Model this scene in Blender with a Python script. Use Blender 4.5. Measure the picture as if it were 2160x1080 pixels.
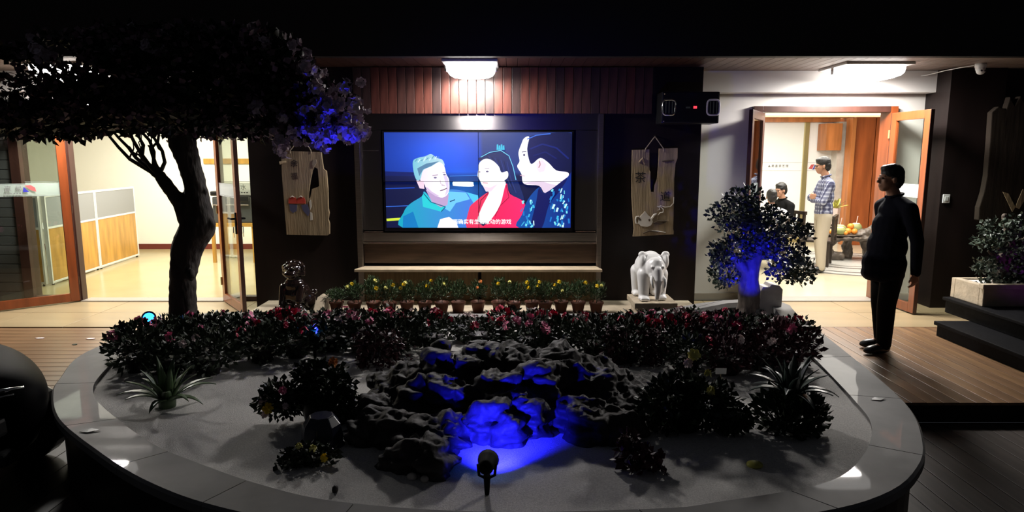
import bpy, bmesh, math, random
import numpy as np
from mathutils import Vector, Matrix, noise

for _o in list(bpy.data.objects):
    bpy.data.objects.remove(_o)
SC = bpy.context.scene
COL = SC.collection
RND = random.Random(11)
NR = np.random.default_rng(5)
PI = math.pi

# ------------------------------------------------------------ camera, world, exposure
FPX = 1400.0
PITCH = math.atan(210 / FPX)
CAMZ = 1.8
cam = bpy.data.cameras.new('camera')
cam.sensor_width = 36
cam.lens = FPX * 36 / 2160
cam.clip_start = 0.05
cam_o = bpy.data.objects.new('camera', cam)
cam_o.location = (0, 0, CAMZ)
cam_o.rotation_euler = (PI / 2 - PITCH, 0, 0)
COL.objects.link(cam_o)
SC.camera = cam_o
SC.view_settings.view_transform = 'Standard'
SC.view_settings.look = 'None'
SC.view_settings.exposure = 0.0
SC.view_settings.gamma = 1.0
SC.view_settings.use_curve_mapping = False
world = bpy.data.worlds.new('night_sky')
SC.world = world
world.use_nodes = True
world.node_tree.nodes['Background'].inputs[0].default_value = (0.82, 0.86, 1.0, 1)
world.node_tree.nodes['Background'].inputs[1].default_value = 0.014
LAMP_L = 225.0          # radiance of the porch lamps (flat underside)
OFFICE_W = 270.0       # ceiling light of the office, watts
TEA_W = 250.0          # ceiling light of the tea room, watts
SCREEN_L = 1.15

def area_light(name, loc, sx, sy, power, color, rot=(0, 0, 0)):
    l = bpy.data.lights.new(name, 'AREA')
    l.shape = 'RECTANGLE'; l.size = sx; l.size_y = sy; l.energy = power; l.color = color
    o = bpy.data.objects.new(name, l); o.location = loc; o.rotation_euler = rot
    COL.objects.link(o)
    return o
area_light('office_ceiling_light', (-5.6, 10.6, 2.74), 3.2, 2.6, OFFICE_W, (1, 0.95, 0.80))
area_light('tearoom_ceiling_light', (5.1, 10.9, 2.72), 2.2, 3.2, TEA_W, (1, 0.95, 0.86))

# ------------------------------------------------------------ helpers
def lin(r, g, b):
    f = lambda c: (c / 255) / 12.92 if c <= 10 else (((c / 255) + 0.055) / 1.055) ** 2.4
    return (f(r), f(g), f(b))

MATS = {}
def mat(name, color, rough=0.6, metal=0.0, var=0.0, scale=8.0, bump=0.0, bscale=40.0, emit=None, estr=0.0,
        col2=None, stretch=(1, 1, 1), spec=0.5, coat=0.0, detail=4.0):
    m = bpy.data.materials.new(name); m.use_nodes = True
    nt = m.node_tree; n = nt.nodes; l = nt.links
    b = n['Principled BSDF']
    b.inputs['Base Color'].default_value = (*color, 1)
    b.inputs['Roughness'].default_value = rough
    b.inputs['Metallic'].default_value = metal
    b.inputs['Specular IOR Level'].default_value = spec
    b.inputs['Coat Weight'].default_value = coat
    if emit is not None:
        b.inputs['Emission Color'].default_value = (*emit, 1)
        b.inputs['Emission Strength'].default_value = estr
    if var > 0 or bump > 0 or col2 is not None:
        tc = n.new('ShaderNodeTexCoord'); mp = n.new('ShaderNodeMapping')
        mp.inputs['Scale'].default_value = stretch
        l.new(tc.outputs['Object'], mp.inputs['Vector'])
        if var > 0 or col2 is not None:
            tx = n.new('ShaderNodeTexNoise'); tx.inputs['Scale'].default_value = scale; tx.inputs['Detail'].default_value = detail
            l.new(mp.outputs[0], tx.inputs['Vector'])
            cr = n.new('ShaderNodeValToRGB')
            c2 = col2 if col2 is not None else tuple(min(1, c * (1 + var)) for c in color)
            c1 = color if col2 is not None else tuple(c * (1 - var) for c in color)
            cr.color_ramp.elements[0].color = (*c1, 1); cr.color_ramp.elements[0].position = 0.32
            cr.color_ramp.elements[1].color = (*c2, 1); cr.color_ramp.elements[1].position = 0.68
            l.new(tx.outputs['Fac'], cr.inputs['Fac']); l.new(cr.outputs[0], b.inputs['Base Color'])
        if bump > 0:
            t2 = n.new('ShaderNodeTexNoise'); t2.inputs['Scale'].default_value = bscale; t2.inputs['Detail'].default_value = 5
            l.new(mp.outputs[0], t2.inputs['Vector'])
            bp = n.new('ShaderNodeBump'); bp.inputs['Strength'].default_value = bump; bp.inputs['Distance'].default_value = 0.02
            l.new(t2.outputs['Fac'], bp.inputs['Height']); l.new(bp.outputs[0], b.inputs['Normal'])
    MATS[name] = m
    return m

def glass_mat(name, tint=(1, 1, 1), refl=0.10, rough=0.0, frost=0.0, frost_col=(0.9, 0.92, 0.92)):
    m = bpy.data.materials.new(name); m.use_nodes = True
    nt = m.node_tree; n = nt.nodes; l = nt.links
    n.clear()
    out = n.new('ShaderNodeOutputMaterial')
    tr = n.new('ShaderNodeBsdfTransparent'); tr.inputs[0].default_value = (*tint, 1)
    gl = n.new('ShaderNodeBsdfGlossy'); gl.inputs['Roughness'].default_value = rough
    lw = n.new('ShaderNodeLayerWeight'); lw.inputs['Blend'].default_value = 0.5
    pw = n.new('ShaderNodeMath'); pw.operation = 'POWER'; pw.inputs[1].default_value = 5.0; l.new(lw.outputs['Facing'], pw.inputs[0])
    fr = n.new('ShaderNodeMath'); fr.operation = 'MULTIPLY_ADD'; fr.inputs[1].default_value = 0.8; fr.inputs[2].default_value = 0.04; l.new(pw.outputs[0], fr.inputs[0])
    mx = n.new('ShaderNodeMixShader')
    l.new(fr.outputs[0], mx.inputs[0]); l.new(tr.outputs[0], mx.inputs[1]); l.new(gl.outputs[0], mx.inputs[2])
    last = mx
    if frost > 0:
        df = n.new('ShaderNodeBsdfDiffuse'); df.inputs[0].default_value = (*frost_col, 1)
        tl = n.new('ShaderNodeBsdfTranslucent'); tl.inputs[0].default_value = (*frost_col, 1)
        ms = n.new('ShaderNodeMixShader'); ms.inputs[0].default_value = 0.5
        l.new(df.outputs[0], ms.inputs[1]); l.new(tl.outputs[0], ms.inputs[2])
        m2 = n.new('ShaderNodeMixShader'); m2.inputs[0].default_value = frost
        l.new(mx.outputs[0], m2.inputs[1]); l.new(ms.outputs[0], m2.inputs[2]); last = m2
    l.new(last.outputs[0], out.inputs[0])
    MATS[name] = m
    return m

def link(o, parent=None):
    COL.objects.link(o)
    if parent is not None: o.parent = parent
    return o

def wpos(o):
    p = Vector((0, 0, 0))
    while o is not None:
        p = p + o.location; o = o.parent
    return p

def thing(name, label, cat, loc=(0, 0, 0), rz=0, group=None):
    o = bpy.data.objects.new(name, None); o.empty_display_size = 0.1
    o.location = loc; o.rotation_euler = (0, 0, rz)
    COL.objects.link(o)
    return tag(o, label, cat, group)

def tag(o, label=None, cat=None, group=None, kind=None):
    if label: o['label'] = label
    if cat: o['category'] = cat
    if group: o['group'] = group
    if kind: o['kind'] = kind
    return o

def struct(o): o['kind'] = 'structure'; return o

def copy_tree(o, parent=None):
    c = o.copy(); COL.objects.link(c); c.parent = parent
    for ch in list(o.children): copy_tree(ch, c)
    return c

class MB:
    def __init__(s): s.v = []; s.f = []
    def add(s, vs, fs):
        k = len(s.v); s.v += [tuple(v) for v in vs]; s.f += [tuple(i + k for i in f) for f in fs]; return s
    def box(s, x0, x1, y0, y1, z0, z1, M=None):
        vs = [Vector(p) for p in ((x0,y0,z0),(x1,y0,z0),(x1,y1,z0),(x0,y1,z0),(x0,y0,z1),(x1,y0,z1),(x1,y1,z1),(x0,y1,z1))]
        if M is not None: vs = [M @ v for v in vs]
        return s.add(vs, [(0,3,2,1),(4,5,6,7),(0,1,5,4),(1,2,6,5),(2,3,7,6),(3,0,4,7)])
    def tube(s, pts, rad, n=8, cap=True):
        pts = [Vector(p) for p in pts]
        if not hasattr(rad, '__len__'): rad = [rad] * len(pts)
        rings = []; up = None
        for i, p in enumerate(pts):
            a = pts[max(0, i - 1)]; b = pts[min(len(pts) - 1, i + 1)]
            t = (b - a).normalized()
            if up is None:
                up = Vector((0, 0, 1)) if abs(t.z) < 0.9 else Vector((1, 0, 0))
            u = (up - t * up.dot(t)).normalized(); w = t.cross(u); up = u
            rings.append([p + (u * math.cos(2*PI*k/n) + w * math.sin(2*PI*k/n)) * rad[i] for k in range(n)])
        vs = [v for r in rings for v in r]; fs = []
        for i in range(len(pts) - 1):
            for k in range(n):
                a = i*n + k; b = i*n + (k+1) % n
                fs.append((a, b, b + n, a + n))
        if cap:
            fs.append(tuple(range(n - 1, -1, -1))); fs.append(tuple((len(pts)-1)*n + k for k in range(n)))
        return s.add(vs, fs)
    def lathe(s, prof, n=16, c=(0, 0, 0), sx=1, sy=1):
        vs = []; fs = []
        for r, z in prof:
            for k in range(n):
                vs.append((c[0] + r*sx*math.cos(2*PI*k/n), c[1] + r*sy*math.sin(2*PI*k/n), c[2] + z))
        for i in range(len(prof) - 1):
            for k in range(n):
                a = i*n + k; b = i*n + (k+1) % n
                fs.append((a, b, b + n, a + n))
        fs.append(tuple(range(n - 1, -1, -1))); fs.append(tuple((len(prof)-1)*n + k for k in range(n)))
        return s.add(vs, fs)
    def ball(s, c, r, nu=12, nv=8, M=None):
        if not hasattr(r, '__len__'): r = (r, r, r)
        vs = [Vector((0, 0, -r[2]))]; fs = []
        for j in range(1, nv):
            t = -PI/2 + PI*j/nv
            for k in range(nu):
                a = 2*PI*k/nu
                vs.append(Vector((r[0]*math.cos(t)*math.cos(a), r[1]*math.cos(t)*math.sin(a), r[2]*math.sin(t))))
        vs.append(Vector((0, 0, r[2]))); top = len(vs) - 1
        for k in range(nu): fs.append((0, 1 + (k+1) % nu, 1 + k))
        for j in range(nv - 2):
            for k in range(nu):
                a = 1 + j*nu + k; b = 1 + j*nu + (k+1) % nu
                fs.append((a, b, b + nu, a + nu))
        o = 1 + (nv-2)*nu
        for k in range(nu): fs.append((o + k, o + (k+1) % nu, top))
        if M is not None: vs = [M @ v for v in vs]
        return s.add([v + Vector(c) for v in vs], fs)
    def prism(s, poly, y0, y1, plane='xz'):
        """extrude a polygon given in (a,b) along the third axis"""
        n = len(poly)
        if plane == 'xz': mk = lambda a, b, h: (a, h, b)
        elif plane == 'xy': mk = lambda a, b, h: (a, b, h)
        else: mk = lambda a, b, h: (h, a, b)
        vs = [mk(a, b, y0) for a, b in poly] + [mk(a, b, y1) for a, b in poly]
        fs = [tuple(range(n)), tuple(range(2*n - 1, n - 1, -1))] + [(i, i + n, (i+1) % n + n, (i+1) % n) for i in range(n)]
        return s.add(vs, fs)
    def mesh(s, name, off=None, smooth=False, bevel=0.0):
        me = bpy.data.meshes.new(name)
        vs = s.v if off is None else [(x - off[0], y - off[1], z - off[2]) for x, y, z in s.v]
        me.from_pydata(vs, [], s.f); me.validate()
        bm = bmesh.new(); bm.from_mesh(me)
        bmesh.ops.recalc_face_normals(bm, faces=bm.faces)
        if bevel > 0:
            es = [e for e in bm.edges if len(e.link_faces) == 2 and e.calc_face_angle(0) > 0.6]
            bmesh.ops.bevel(bm, geom=es, offset=bevel, segments=2, profile=0.6, affect='EDGES', clamp_overlap=True)
        bm.to_mesh(me); bm.free()
        if smooth:
            for p in me.polygons: p.use_smooth = True
        return me
    def build(s, name, m, parent=None, smooth=False, bevel=0.0, world=True):
        off = wpos(parent) if (parent is not None and world) else None
        me = s.mesh(name, off, smooth, bevel)
        me.materials.append(MATS[m] if isinstance(m, str) else m)
        return link(bpy.data.objects.new(name, me), parent)

def mesh_obj(name, me, m, parent=None, loc=None, smooth=True):
    me.materials.clear(); me.materials.append(MATS[m] if isinstance(m, str) else m)
    if smooth: me.polygons.foreach_set('use_smooth', [True] * len(me.polygons))
    o = link(bpy.data.objects.new(name, me), parent)
    if loc is not None: o.location = loc
    return o

def box_obj(name, m, x0, x1, y0, y1, z0, z1, parent=None, bevel=0.0):
    return MB().box(x0, x1, y0, y1, z0, z1).build(name, m, parent, bevel=bevel)

def blob(prims, voxel=0.012, smooth=6, fn=None):
    """union of balls and round cones, remeshed into one continuous skin; returns a mesh in the prims' own frame"""
    mb = MB()
    for p in prims:
        if p[0] == 's':
            M = p[3] if len(p) > 3 else None
            mb.ball(p[1], p[2], 16, 10, M)
        else:
            _, a, ra, b, rb = p
            a = Vector(a); b = Vector(b)
            n = 4; pts = [a.lerp(b, i / n) for i in range(n + 1)]
            if (b - a).length > 1e-5: mb.tube(pts, [ra + (rb - ra) * i / n for i in range(n + 1)], 14)
            mb.ball(a, ra, 14, 10); mb.ball(b, rb, 14, 10)
    me = bpy.data.meshes.new('t'); me.from_pydata(mb.v, [], mb.f)
    bm = bmesh.new(); bm.from_mesh(me); bmesh.ops.recalc_face_normals(bm, faces=bm.faces); bm.to_mesh(me); bm.free()
    o = bpy.data.objects.new('t', me)
    COL.objects.link(o)
    md = o.modifiers.new('r', 'REMESH'); md.mode = 'VOXEL'; md.voxel_size = voxel
    if smooth:
        sm = o.modifiers.new('s', 'SMOOTH'); sm.iterations = smooth; sm.factor = 0.5
    dg = bpy.context.evaluated_depsgraph_get()
    out = bpy.data.meshes.new_from_object(o.evaluated_get(dg))
    bpy.data.objects.remove(o); bpy.data.meshes.remove(me)
    if fn is not None:
        nv = len(out.vertices); co = np.empty(nv*3, np.float32); nm = np.empty(nv*3, np.float32)
        out.vertices.foreach_get('co', co); out.vertex_normals.foreach_get('vector', nm)
        co = co.reshape(-1, 3).tolist(); nm = nm.reshape(-1, 3).tolist()
        out.vertices.foreach_set('co', [q for c, n_ in zip(co, nm) for q in fn(Vector(c), Vector(n_))]); out.update()
    return out

def blob_obj(name, prims, m, parent=None, voxel=0.012, smooth=6, fn=None):
    return mesh_obj(name, blob(prims, voxel, smooth, fn), m, parent)

def leaf_mesh(name, C, D, size, wid=0.34, fold=0.12):
    """folded diamond leaves; C centres, D axis, size array"""
    C = np.asarray(C, float); D = np.asarray(D, float); N = len(C)
    D /= np.linalg.norm(D, axis=1)[:, None] + 1e-9
    A = NR.normal(size=(N, 3)); S = np.cross(D, A); S /= np.linalg.norm(S, axis=1)[:, None] + 1e-9
    U = np.cross(S, D); s = np.asarray(size, float).reshape(-1, 1) * np.ones((N, 1))
    b = C; t = C + D*s; mid = C + D*s*0.45
    l = mid - S*s*wid + U*s*fold; r = mid + S*s*wid + U*s*fold
    V = np.stack([b, r, t, l], 1).reshape(-1, 3)
    k = np.arange(N)[:, None]*4
    F = np.concatenate([k + [0, 1, 2], k + [0, 2, 3]], 0)
    me = bpy.data.meshes.new(name)
    me.vertices.add(len(V)); me.vertices.foreach_set('co', V.ravel())
    me.loops.add(len(F)*3); me.loops.foreach_set('vertex_index', F.ravel())
    me.polygons.add(len(F)); me.polygons.foreach_set('loop_start', np.arange(len(F))*3)
    me.update(calc_edges=True); me.validate()
    return me

def rand_dirs(n, up=0.0):
    d = NR.normal(size=(n, 3)); d[:, 2] += up
    return d / np.linalg.norm(d, axis=1)[:, None]

def in_ellipsoid(n, c, r, shell=0.35):
    d = rand_dirs(n); k = (shell + (1 - shell) * NR.random(n)) ** 0.7
    return np.asarray(c) + d * k[:, None] * np.asarray(r)

def flower_mesh(name, n=5, r=0.03, cup=0.35, petal_w=0.55):
    vs = [(0, 0, 0)]; fs = []
    for k in range(n):
        a = 2*PI*k/n; w = petal_w*2*PI/n
        i = len(vs)
        vs += [(r*0.6*math.cos(a - w), r*0.6*math.sin(a - w), r*cup*0.6), (r*math.cos(a - w*0.4), r*math.sin(a - w*0.4), r*cup),
               (r*math.cos(a + w*0.4), r*math.sin(a + w*0.4), r*cup*1.05), (r*0.6*math.cos(a + w), r*0.6*math.sin(a + w), r*cup*0.6)]
        fs.append((0, i, i+1, i+2, i+3))
    me = bpy.data.meshes.new(name); me.from_pydata(vs, [], fs)
    return me

def cluster_mesh(name, n, spread, r, petals=5, cup=0.35):
    vs = []; fs = []
    src = flower_mesh('t', petals, r, cup)
    sv = [v.co.copy() for v in src.vertices]; sf = [tuple(p.vertices) for p in src.polygons]
    bpy.data.meshes.remove(src)
    for _ in range(n):
        d = Vector(rand_dirs(1, 0.6)[0]); q = Vector((0, 0, 1)).rotation_difference(d).to_matrix()
        q = q @ Matrix.Rotation(RND.random()*6.28, 3, 'Z')
        k = len(vs); sc = RND.uniform(0.75, 1.15)
        vs += [q @ (v*sc) + d*spread for v in sv]; fs += [tuple(i + k for i in f) for f in sf]
    me = bpy.data.meshes.new(name); me.from_pydata(vs, [], fs)
    return me

def text_mesh(s, size, ext=0.0):
    c = bpy.data.curves.new('t', 'FONT'); c.body = s; c.size = size; c.extrude = ext; c.align_x = 'CENTER'; c.align_y = 'CENTER'
    c.resolution_u = 3
    o = bpy.data.objects.new('t', c)
    COL.objects.link(o); dg = bpy.context.evaluated_depsgraph_get()
    me = bpy.data.meshes.new_from_object(o.evaluated_get(dg))
    bpy.data.objects.remove(o); bpy.data.curves.remove(c)
    return me

def text_obj(name, s, size, m, parent, loc, rz=0.0, ext=0.0005):
    """upright lettering facing -Y (local frame of the parent)"""
    me = text_mesh(s, size, ext)
    me.transform(Matrix.Rotation(rz, 4, 'Z') @ Matrix.Rotation(PI/2, 4, 'X'))
    o = mesh_obj(name, me, m, parent, smooth=False); o.location = loc
    return o

# ------------------------------------------------------------ materials
mat('dark_panel', (0.010, 0.0055, 0.005), 0.5, spec=0.25, var=0.35, scale=5, stretch=(1, 1, 0.15), bump=0.03, bscale=60)
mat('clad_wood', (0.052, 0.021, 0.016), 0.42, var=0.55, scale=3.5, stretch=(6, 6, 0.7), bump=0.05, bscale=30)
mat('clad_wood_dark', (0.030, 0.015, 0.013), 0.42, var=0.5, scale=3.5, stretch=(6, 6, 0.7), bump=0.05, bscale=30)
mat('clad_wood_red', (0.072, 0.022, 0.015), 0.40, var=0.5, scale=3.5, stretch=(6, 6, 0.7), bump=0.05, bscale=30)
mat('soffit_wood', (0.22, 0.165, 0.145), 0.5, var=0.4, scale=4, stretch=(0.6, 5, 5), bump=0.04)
mat('fascia', (0.010, 0.010, 0.012), 0.6)
mat('steel', (0.30, 0.26, 0.23), 0.33, 1.0, var=0.12, scale=30, stretch=(0.1, 1, 4))
mat('steel_dark', (0.13, 0.12, 0.12), 0.30, 1.0)
mat('steel_edge', (0.55, 0.46, 0.36), 0.25, 1.0)
mat('bronze', (0.16, 0.115, 0.065), 0.36, 0.9, var=0.2, scale=12, stretch=(3, 1, 0.2))
mat('bronze_band', (0.085, 0.055, 0.038), 0.4, 0.35, var=0.3, scale=8, stretch=(0.3, 1, 3))
mat('ledge_marble', (0.62, 0.50, 0.35), 0.3, var=0.15, scale=6)
mat('grey_wall', (0.66, 0.63, 0.59), 0.85, var=0.03, scale=3)
mat('white_beam', (0.74, 0.715, 0.69), 0.8, var=0.02, scale=3)
mat('side_grey', (0.065, 0.065, 0.062), 0.7, var=0.1, scale=4)
mat('porch_tile', (0.34, 0.26, 0.15), 0.28, var=0.10, scale=2.5, stretch=(0.4, 2, 1))
mat('threshold', (0.30, 0.27, 0.23), 0.4)
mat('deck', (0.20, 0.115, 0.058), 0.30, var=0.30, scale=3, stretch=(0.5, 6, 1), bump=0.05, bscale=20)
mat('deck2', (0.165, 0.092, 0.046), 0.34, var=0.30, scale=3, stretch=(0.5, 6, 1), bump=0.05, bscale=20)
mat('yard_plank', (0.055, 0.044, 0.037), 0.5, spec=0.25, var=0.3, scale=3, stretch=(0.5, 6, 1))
mat('deck_gap', (0.012, 0.009, 0.007), 0.9)
mat('office_wall', (0.86, 0.845, 0.77), 0.9)
mat('office_floor', (0.37, 0.305, 0.165), 0.2, spec=0.3, var=0.05, scale=2)
mat('ceiling_white', (0.8, 0.8, 0.78), 0.9)
mat('red_skirting', (0.14, 0.025, 0.018), 0.4)
mat('tea_floor', (0.62, 0.55, 0.40), 0.15, var=0.06, scale=2)
mat('mosaic_pale', (0.55, 0.53, 0.49), 0.25, var=0.10, scale=40)
mat('mosaic_dark', (0.09, 0.085, 0.08), 0.3)
mat('tea_wood', (0.34, 0.085, 0.022), 0.38, var=0.25, scale=3, stretch=(3, 3, 0.4))
mat('tea_wood_light', (0.48, 0.17, 0.05), 0.38, var=0.25, scale=3, stretch=(3, 3, 0.4))
mat('brass', (0.50, 0.42, 0.20), 0.35, 0.7)
mat('frosted', (0.86, 0.87, 0.87), 0.55)
mat('frost_line', (0.60, 0.62, 0.62), 0.6)
mat('letter_grey', (0.16, 0.16, 0.16), 0.6)
mat('logo_red', (0.55, 0.10, 0.10), 0.5)
mat('logo_blue', (0.03, 0.03, 0.35), 0.5)
mat('cove', (1, 0.8, 0.5), 0.5, emit=(1, 0.80, 0.52), estr=3.0)
mat('door_wood', (0.21, 0.048, 0.013), 0.30, var=0.25, scale=4, stretch=(3, 3, 0.3), coat=0.3)
mat('door_dark', (0.055, 0.022, 0.016), 0.35, var=0.2, scale=4, stretch=(3, 3, 0.3))
mat('black_metal', (0.004, 0.004, 0.0045), 0.7, spec=0.1)
mat('black_plastic', (0.010, 0.010, 0.011), 0.32)
mat('chrome', (0.75, 0.75, 0.74), 0.15, 1.0)
mat('lamp_side', (1, 1, 1), 0.5, emit=(1.0, 0.96, 0.92), estr=7.0)
mat('white_plastic', (0.75, 0.75, 0.74), 0.4)
mat('lamp_glow', (1, 1, 1), 0.5, emit=(1.0, 0.96, 0.92), estr=LAMP_L)
mat('marble', (0.22, 0.215, 0.21), 0.6, var=0.22, scale=2.2, detail=6, spec=0.12, coat=0.10)
mat('planter_wall', (0.016, 0.013, 0.012), 0.35)
mat('sand', (0.68, 0.66, 0.635), 0.95, var=0.16, scale=120, bump=0.5, bscale=260)
mat('rock', (0.022, 0.019, 0.019), 0.62, spec=0.25, var=0.5, scale=9, bump=0.5, bscale=16, col2=(0.050, 0.042, 0.039))
mat('white_stone', (0.85, 0.84, 0.83), 0.28, var=0.03, scale=6)
mat('cream_stone', (0.50, 0.42, 0.31), 0.4, var=0.15, scale=9, bump=0.2, bscale=30)
mat('pale_stone', (0.55, 0.51, 0.46), 0.5, var=0.12, scale=7, bump=0.2, bscale=25)
mat('glaze', (0.014, 0.008, 0.007), 0.06, coat=0.6)
mat('bark', (0.045, 0.036, 0.030), 0.8, var=0.45, scale=14, stretch=(1, 1, 0.3), bump=0.8, bscale=22)
mat('bark_light', (0.11, 0.085, 0.065), 0.8, var=0.35, scale=14, stretch=(1, 1, 0.3), bump=0.8, bscale=22)
mat('leaf_dark', (0.0180, 0.0252, 0.0144), 0.5, spec=0.3, var=0.4, scale=5)
mat('leaf_bract', (0.17, 0.10, 0.135), 0.6, var=0.4, scale=4)
mat('bract', (0.55, 0.45, 0.53), 0.6, var=0.2, scale=6)
mat('leaf_bonsai', (0.0486, 0.0670, 0.0486), 0.38, spec=0.3, var=0.4, scale=6)
mat('leaf_azalea', (0.0312, 0.0452, 0.0265), 0.45, spec=0.3, var=0.45, scale=7)
mat('leaf_maroon', (0.0510, 0.0120, 0.0180), 0.45, spec=0.3, var=0.4, scale=7)
mat('leaf_marigold', (0.042, 0.080, 0.028), 0.5, var=0.4, scale=9)
mat('leaf_agave', (0.075, 0.120, 0.055), 0.4, var=0.3, scale=5)
mat('leaf_agave_dark', (0.040, 0.060, 0.050), 0.4, var=0.3, scale=5)
mat('leaf_shrub', (0.0218, 0.0351, 0.0172), 0.4, spec=0.3, var=0.4, scale=8)
mat('flower_red', (0.70, 0.02, 0.10), 0.55, var=0.2, scale=9)
mat('flower_pink', (0.85, 0.24, 0.42), 0.55, var=0.2, scale=9)
mat('flower_pale', (0.78, 0.62, 0.62), 0.55, var=0.1, scale=9)
mat('flower_yellow', (0.85, 0.62, 0.02), 0.5)
mat('flower_lemon', (0.72, 0.68, 0.22), 0.5)
mat('flower_orange', (0.70, 0.25, 0.06), 0.5)
mat('terracotta', (0.16, 0.055, 0.030), 0.6)
mat('pot_black', (0.014, 0.011, 0.010), 0.5)
mat('pot_blue', (0.016, 0.018, 0.036), 0.25)
mat('old_wood', (0.30, 0.22, 0.13), 0.75, var=0.35, scale=3, stretch=(4, 4, 0.35), bump=0.4, bscale=14)
mat('old_wood_dark', (0.026, 0.019, 0.014), 0.85, var=0.3, scale=3, stretch=(4, 4, 0.5), bump=0.15, bscale=6, spec=0.15)
mat('cord', (0.30, 0.24, 0.17), 0.8)
mat('ink', (0.012, 0.009, 0.008), 0.7)
mat('paint_white', (0.62, 0.58, 0.52), 0.6)
mat('paint_red', (0.55, 0.055, 0.035), 0.6)
mat('paint_blue', (0.085, 0.085, 0.17), 0.6)
mat('paint_brown', (0.075, 0.050, 0.030), 0.7)  # dark brown pigment shared by the plaque lettering, brush strokes and stain
mat('black_granite', (0.007, 0.007, 0.008), 0.6, spec=0.05, var=0.4, scale=40)
mat('skin', (0.42, 0.22, 0.14), 0.55)
mat('hair', (0.010, 0.009, 0.009), 0.5)
mat('navy_jacket', (0.004, 0.0045, 0.010), 0.9, spec=0.15)
mat('black_cloth', (0.004, 0.004, 0.0045), 0.9, spec=0.15)
mat('shoe', (0.010, 0.009, 0.009), 0.35)
mat('white_cloth', (0.78, 0.78, 0.80), 0.8)
mat('khaki', (0.42, 0.37, 0.29), 0.85)
mat('car_paint', (0.002, 0.002, 0.0025), 0.6, spec=0.03)
mat('car_trim', (0.030, 0.030, 0.031), 0.4)
mat('fabric_grey', (0.28, 0.29, 0.31), 0.9)
mat('ply_yellow', (0.50, 0.27, 0.055), 0.35, var=0.22, scale=4, stretch=(3, 3, 0.5))
mat('white_frame', (0.72, 0.73, 0.72), 0.4)
mat('printer_grey', (0.05, 0.055, 0.06), 0.5)
mat('coconut', (0.30, 0.33, 0.12), 0.6, var=0.2, scale=8)
mat('coconut_top', (0.75, 0.66, 0.40), 0.7)
mat('orange_fruit', (0.80, 0.28, 0.03), 0.5)
mat('pink_pot', (0.70, 0.52, 0.48), 0.5)
mat('root_wood', (0.12, 0.095, 0.075), 0.45, var=0.5, scale=8, bump=0.9, bscale=12)
mat('dark_wood', (0.030, 0.020, 0.014), 0.4)
mat('screen_black', (0.004, 0.004, 0.006), 0.25)
mat('led_red', (0.5, 0.02, 0.02), 0.4, emit=(1, 0.05, 0.08), estr=1.5)
mat('blue_lens', (0.05, 0.2, 1), 0.3, emit=(0.02, 0.30, 1.0), estr=6.0)
mat('leaf_variegated', (0.42, 0.40, 0.08), 0.5, var=0.5, scale=20)
glass_mat('glass', (0.90, 0.93, 0.91))
glass_mat('glass_frost', (0.9, 0.93, 0.92), frost=0.55)

def brushed(name, aniso=0.85, rough=0.42):
    m = MATS[name]; n = m.node_tree.nodes; l = m.node_tree.links; b = n['Principled BSDF']
    t = n.new('ShaderNodeTangent'); t.direction_type = 'RADIAL'; t.axis = 'Z'
    b.inputs['Anisotropic'].default_value = aniso; b.inputs['Anisotropic Rotation'].default_value = 0.25; b.inputs['Roughness'].default_value = rough
    l.new(t.outputs[0], b.inputs['Tangent'])
for _k in ('steel', 'steel_dark', 'bronze'): brushed(_k)

def plaid_mat():
    m = bpy.data.materials.new('plaid'); m.use_nodes = True
    n = m.node_tree.nodes; l = m.node_tree.links; b = n['Principled BSDF']; b.inputs['Roughness'].default_value = 0.85
    tc = n.new('ShaderNodeTexCoord'); cur = None
    def wave(axis, scale, lo, hi):
        w = n.new('ShaderNodeTexWave'); w.wave_type = 'BANDS'; w.bands_direction = axis; w.inputs['Scale'].default_value = scale
        l.new(tc.outputs['Object'], w.inputs['Vector'])
        r = n.new('ShaderNodeMapRange'); r.inputs[1].default_value = lo; r.inputs[2].default_value = hi
        l.new(w.outputs['Fac'], r.inputs[0]); return r.outputs[0]
    a = wave('Y', 8.5, 0.35, 0.75); c = wave('Z', 5.5, 0.5, 0.9); d = wave('X', 8.5, 0.35, 0.75)
    m1 = n.new('ShaderNodeMix'); m1.data_type = 'RGBA'
    m1.inputs['A'].default_value = (0.10, 0.11, 0.20, 1); m1.inputs['B'].default_value = (0.46, 0.50, 0.62, 1)
    l.new(a, m1.inputs['Factor'])
    m2 = n.new('ShaderNodeMix'); m2.data_type = 'RGBA'; m2.blend_type = 'MULTIPLY'; m2.inputs['Factor'].default_value = 1
    l.new(m1.outputs['Result'], m2.inputs['A'])
    m3 = n.new('ShaderNodeMix'); m3.data_type = 'RGBA'; m3.inputs['A'].default_value = (0.45, 0.45, 0.55, 1); m3.inputs['B'].default_value = (1, 1, 1, 1)
    l.new(c, m3.inputs['Factor']); l.new(m3.outputs['Result'], m2.inputs['B'])
    l.new(m2.outputs['Result'], b.inputs['Base Color'])
    MATS['plaid'] = m
plaid_mat()

def screen_mat():
    m = bpy.data.materials.new('screen_image'); m.use_nodes = True
    n = m.node_tree.nodes; l = m.node_tree.links; b = n['Principled BSDF']
    at = n.new('ShaderNodeVertexColor'); at.layer_name = 'Col'
    b.inputs['Base Color'].default_value = (0.01, 0.01, 0.01, 1); b.inputs['Roughness'].default_value = 0.4
    l.new(at.outputs[0], b.inputs['Emission Color']); b.inputs['Emission Strength'].default_value = SCREEN_L
    MATS['screen_image'] = m
screen_mat()
# ============================================================ THE SETTING
YF, YR, ZS = 7.75, 8.25, 2.80
def ground_empty(name):
    o = bpy.data.objects.new(name, None); COL.objects.link(o); return struct(o)

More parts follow.
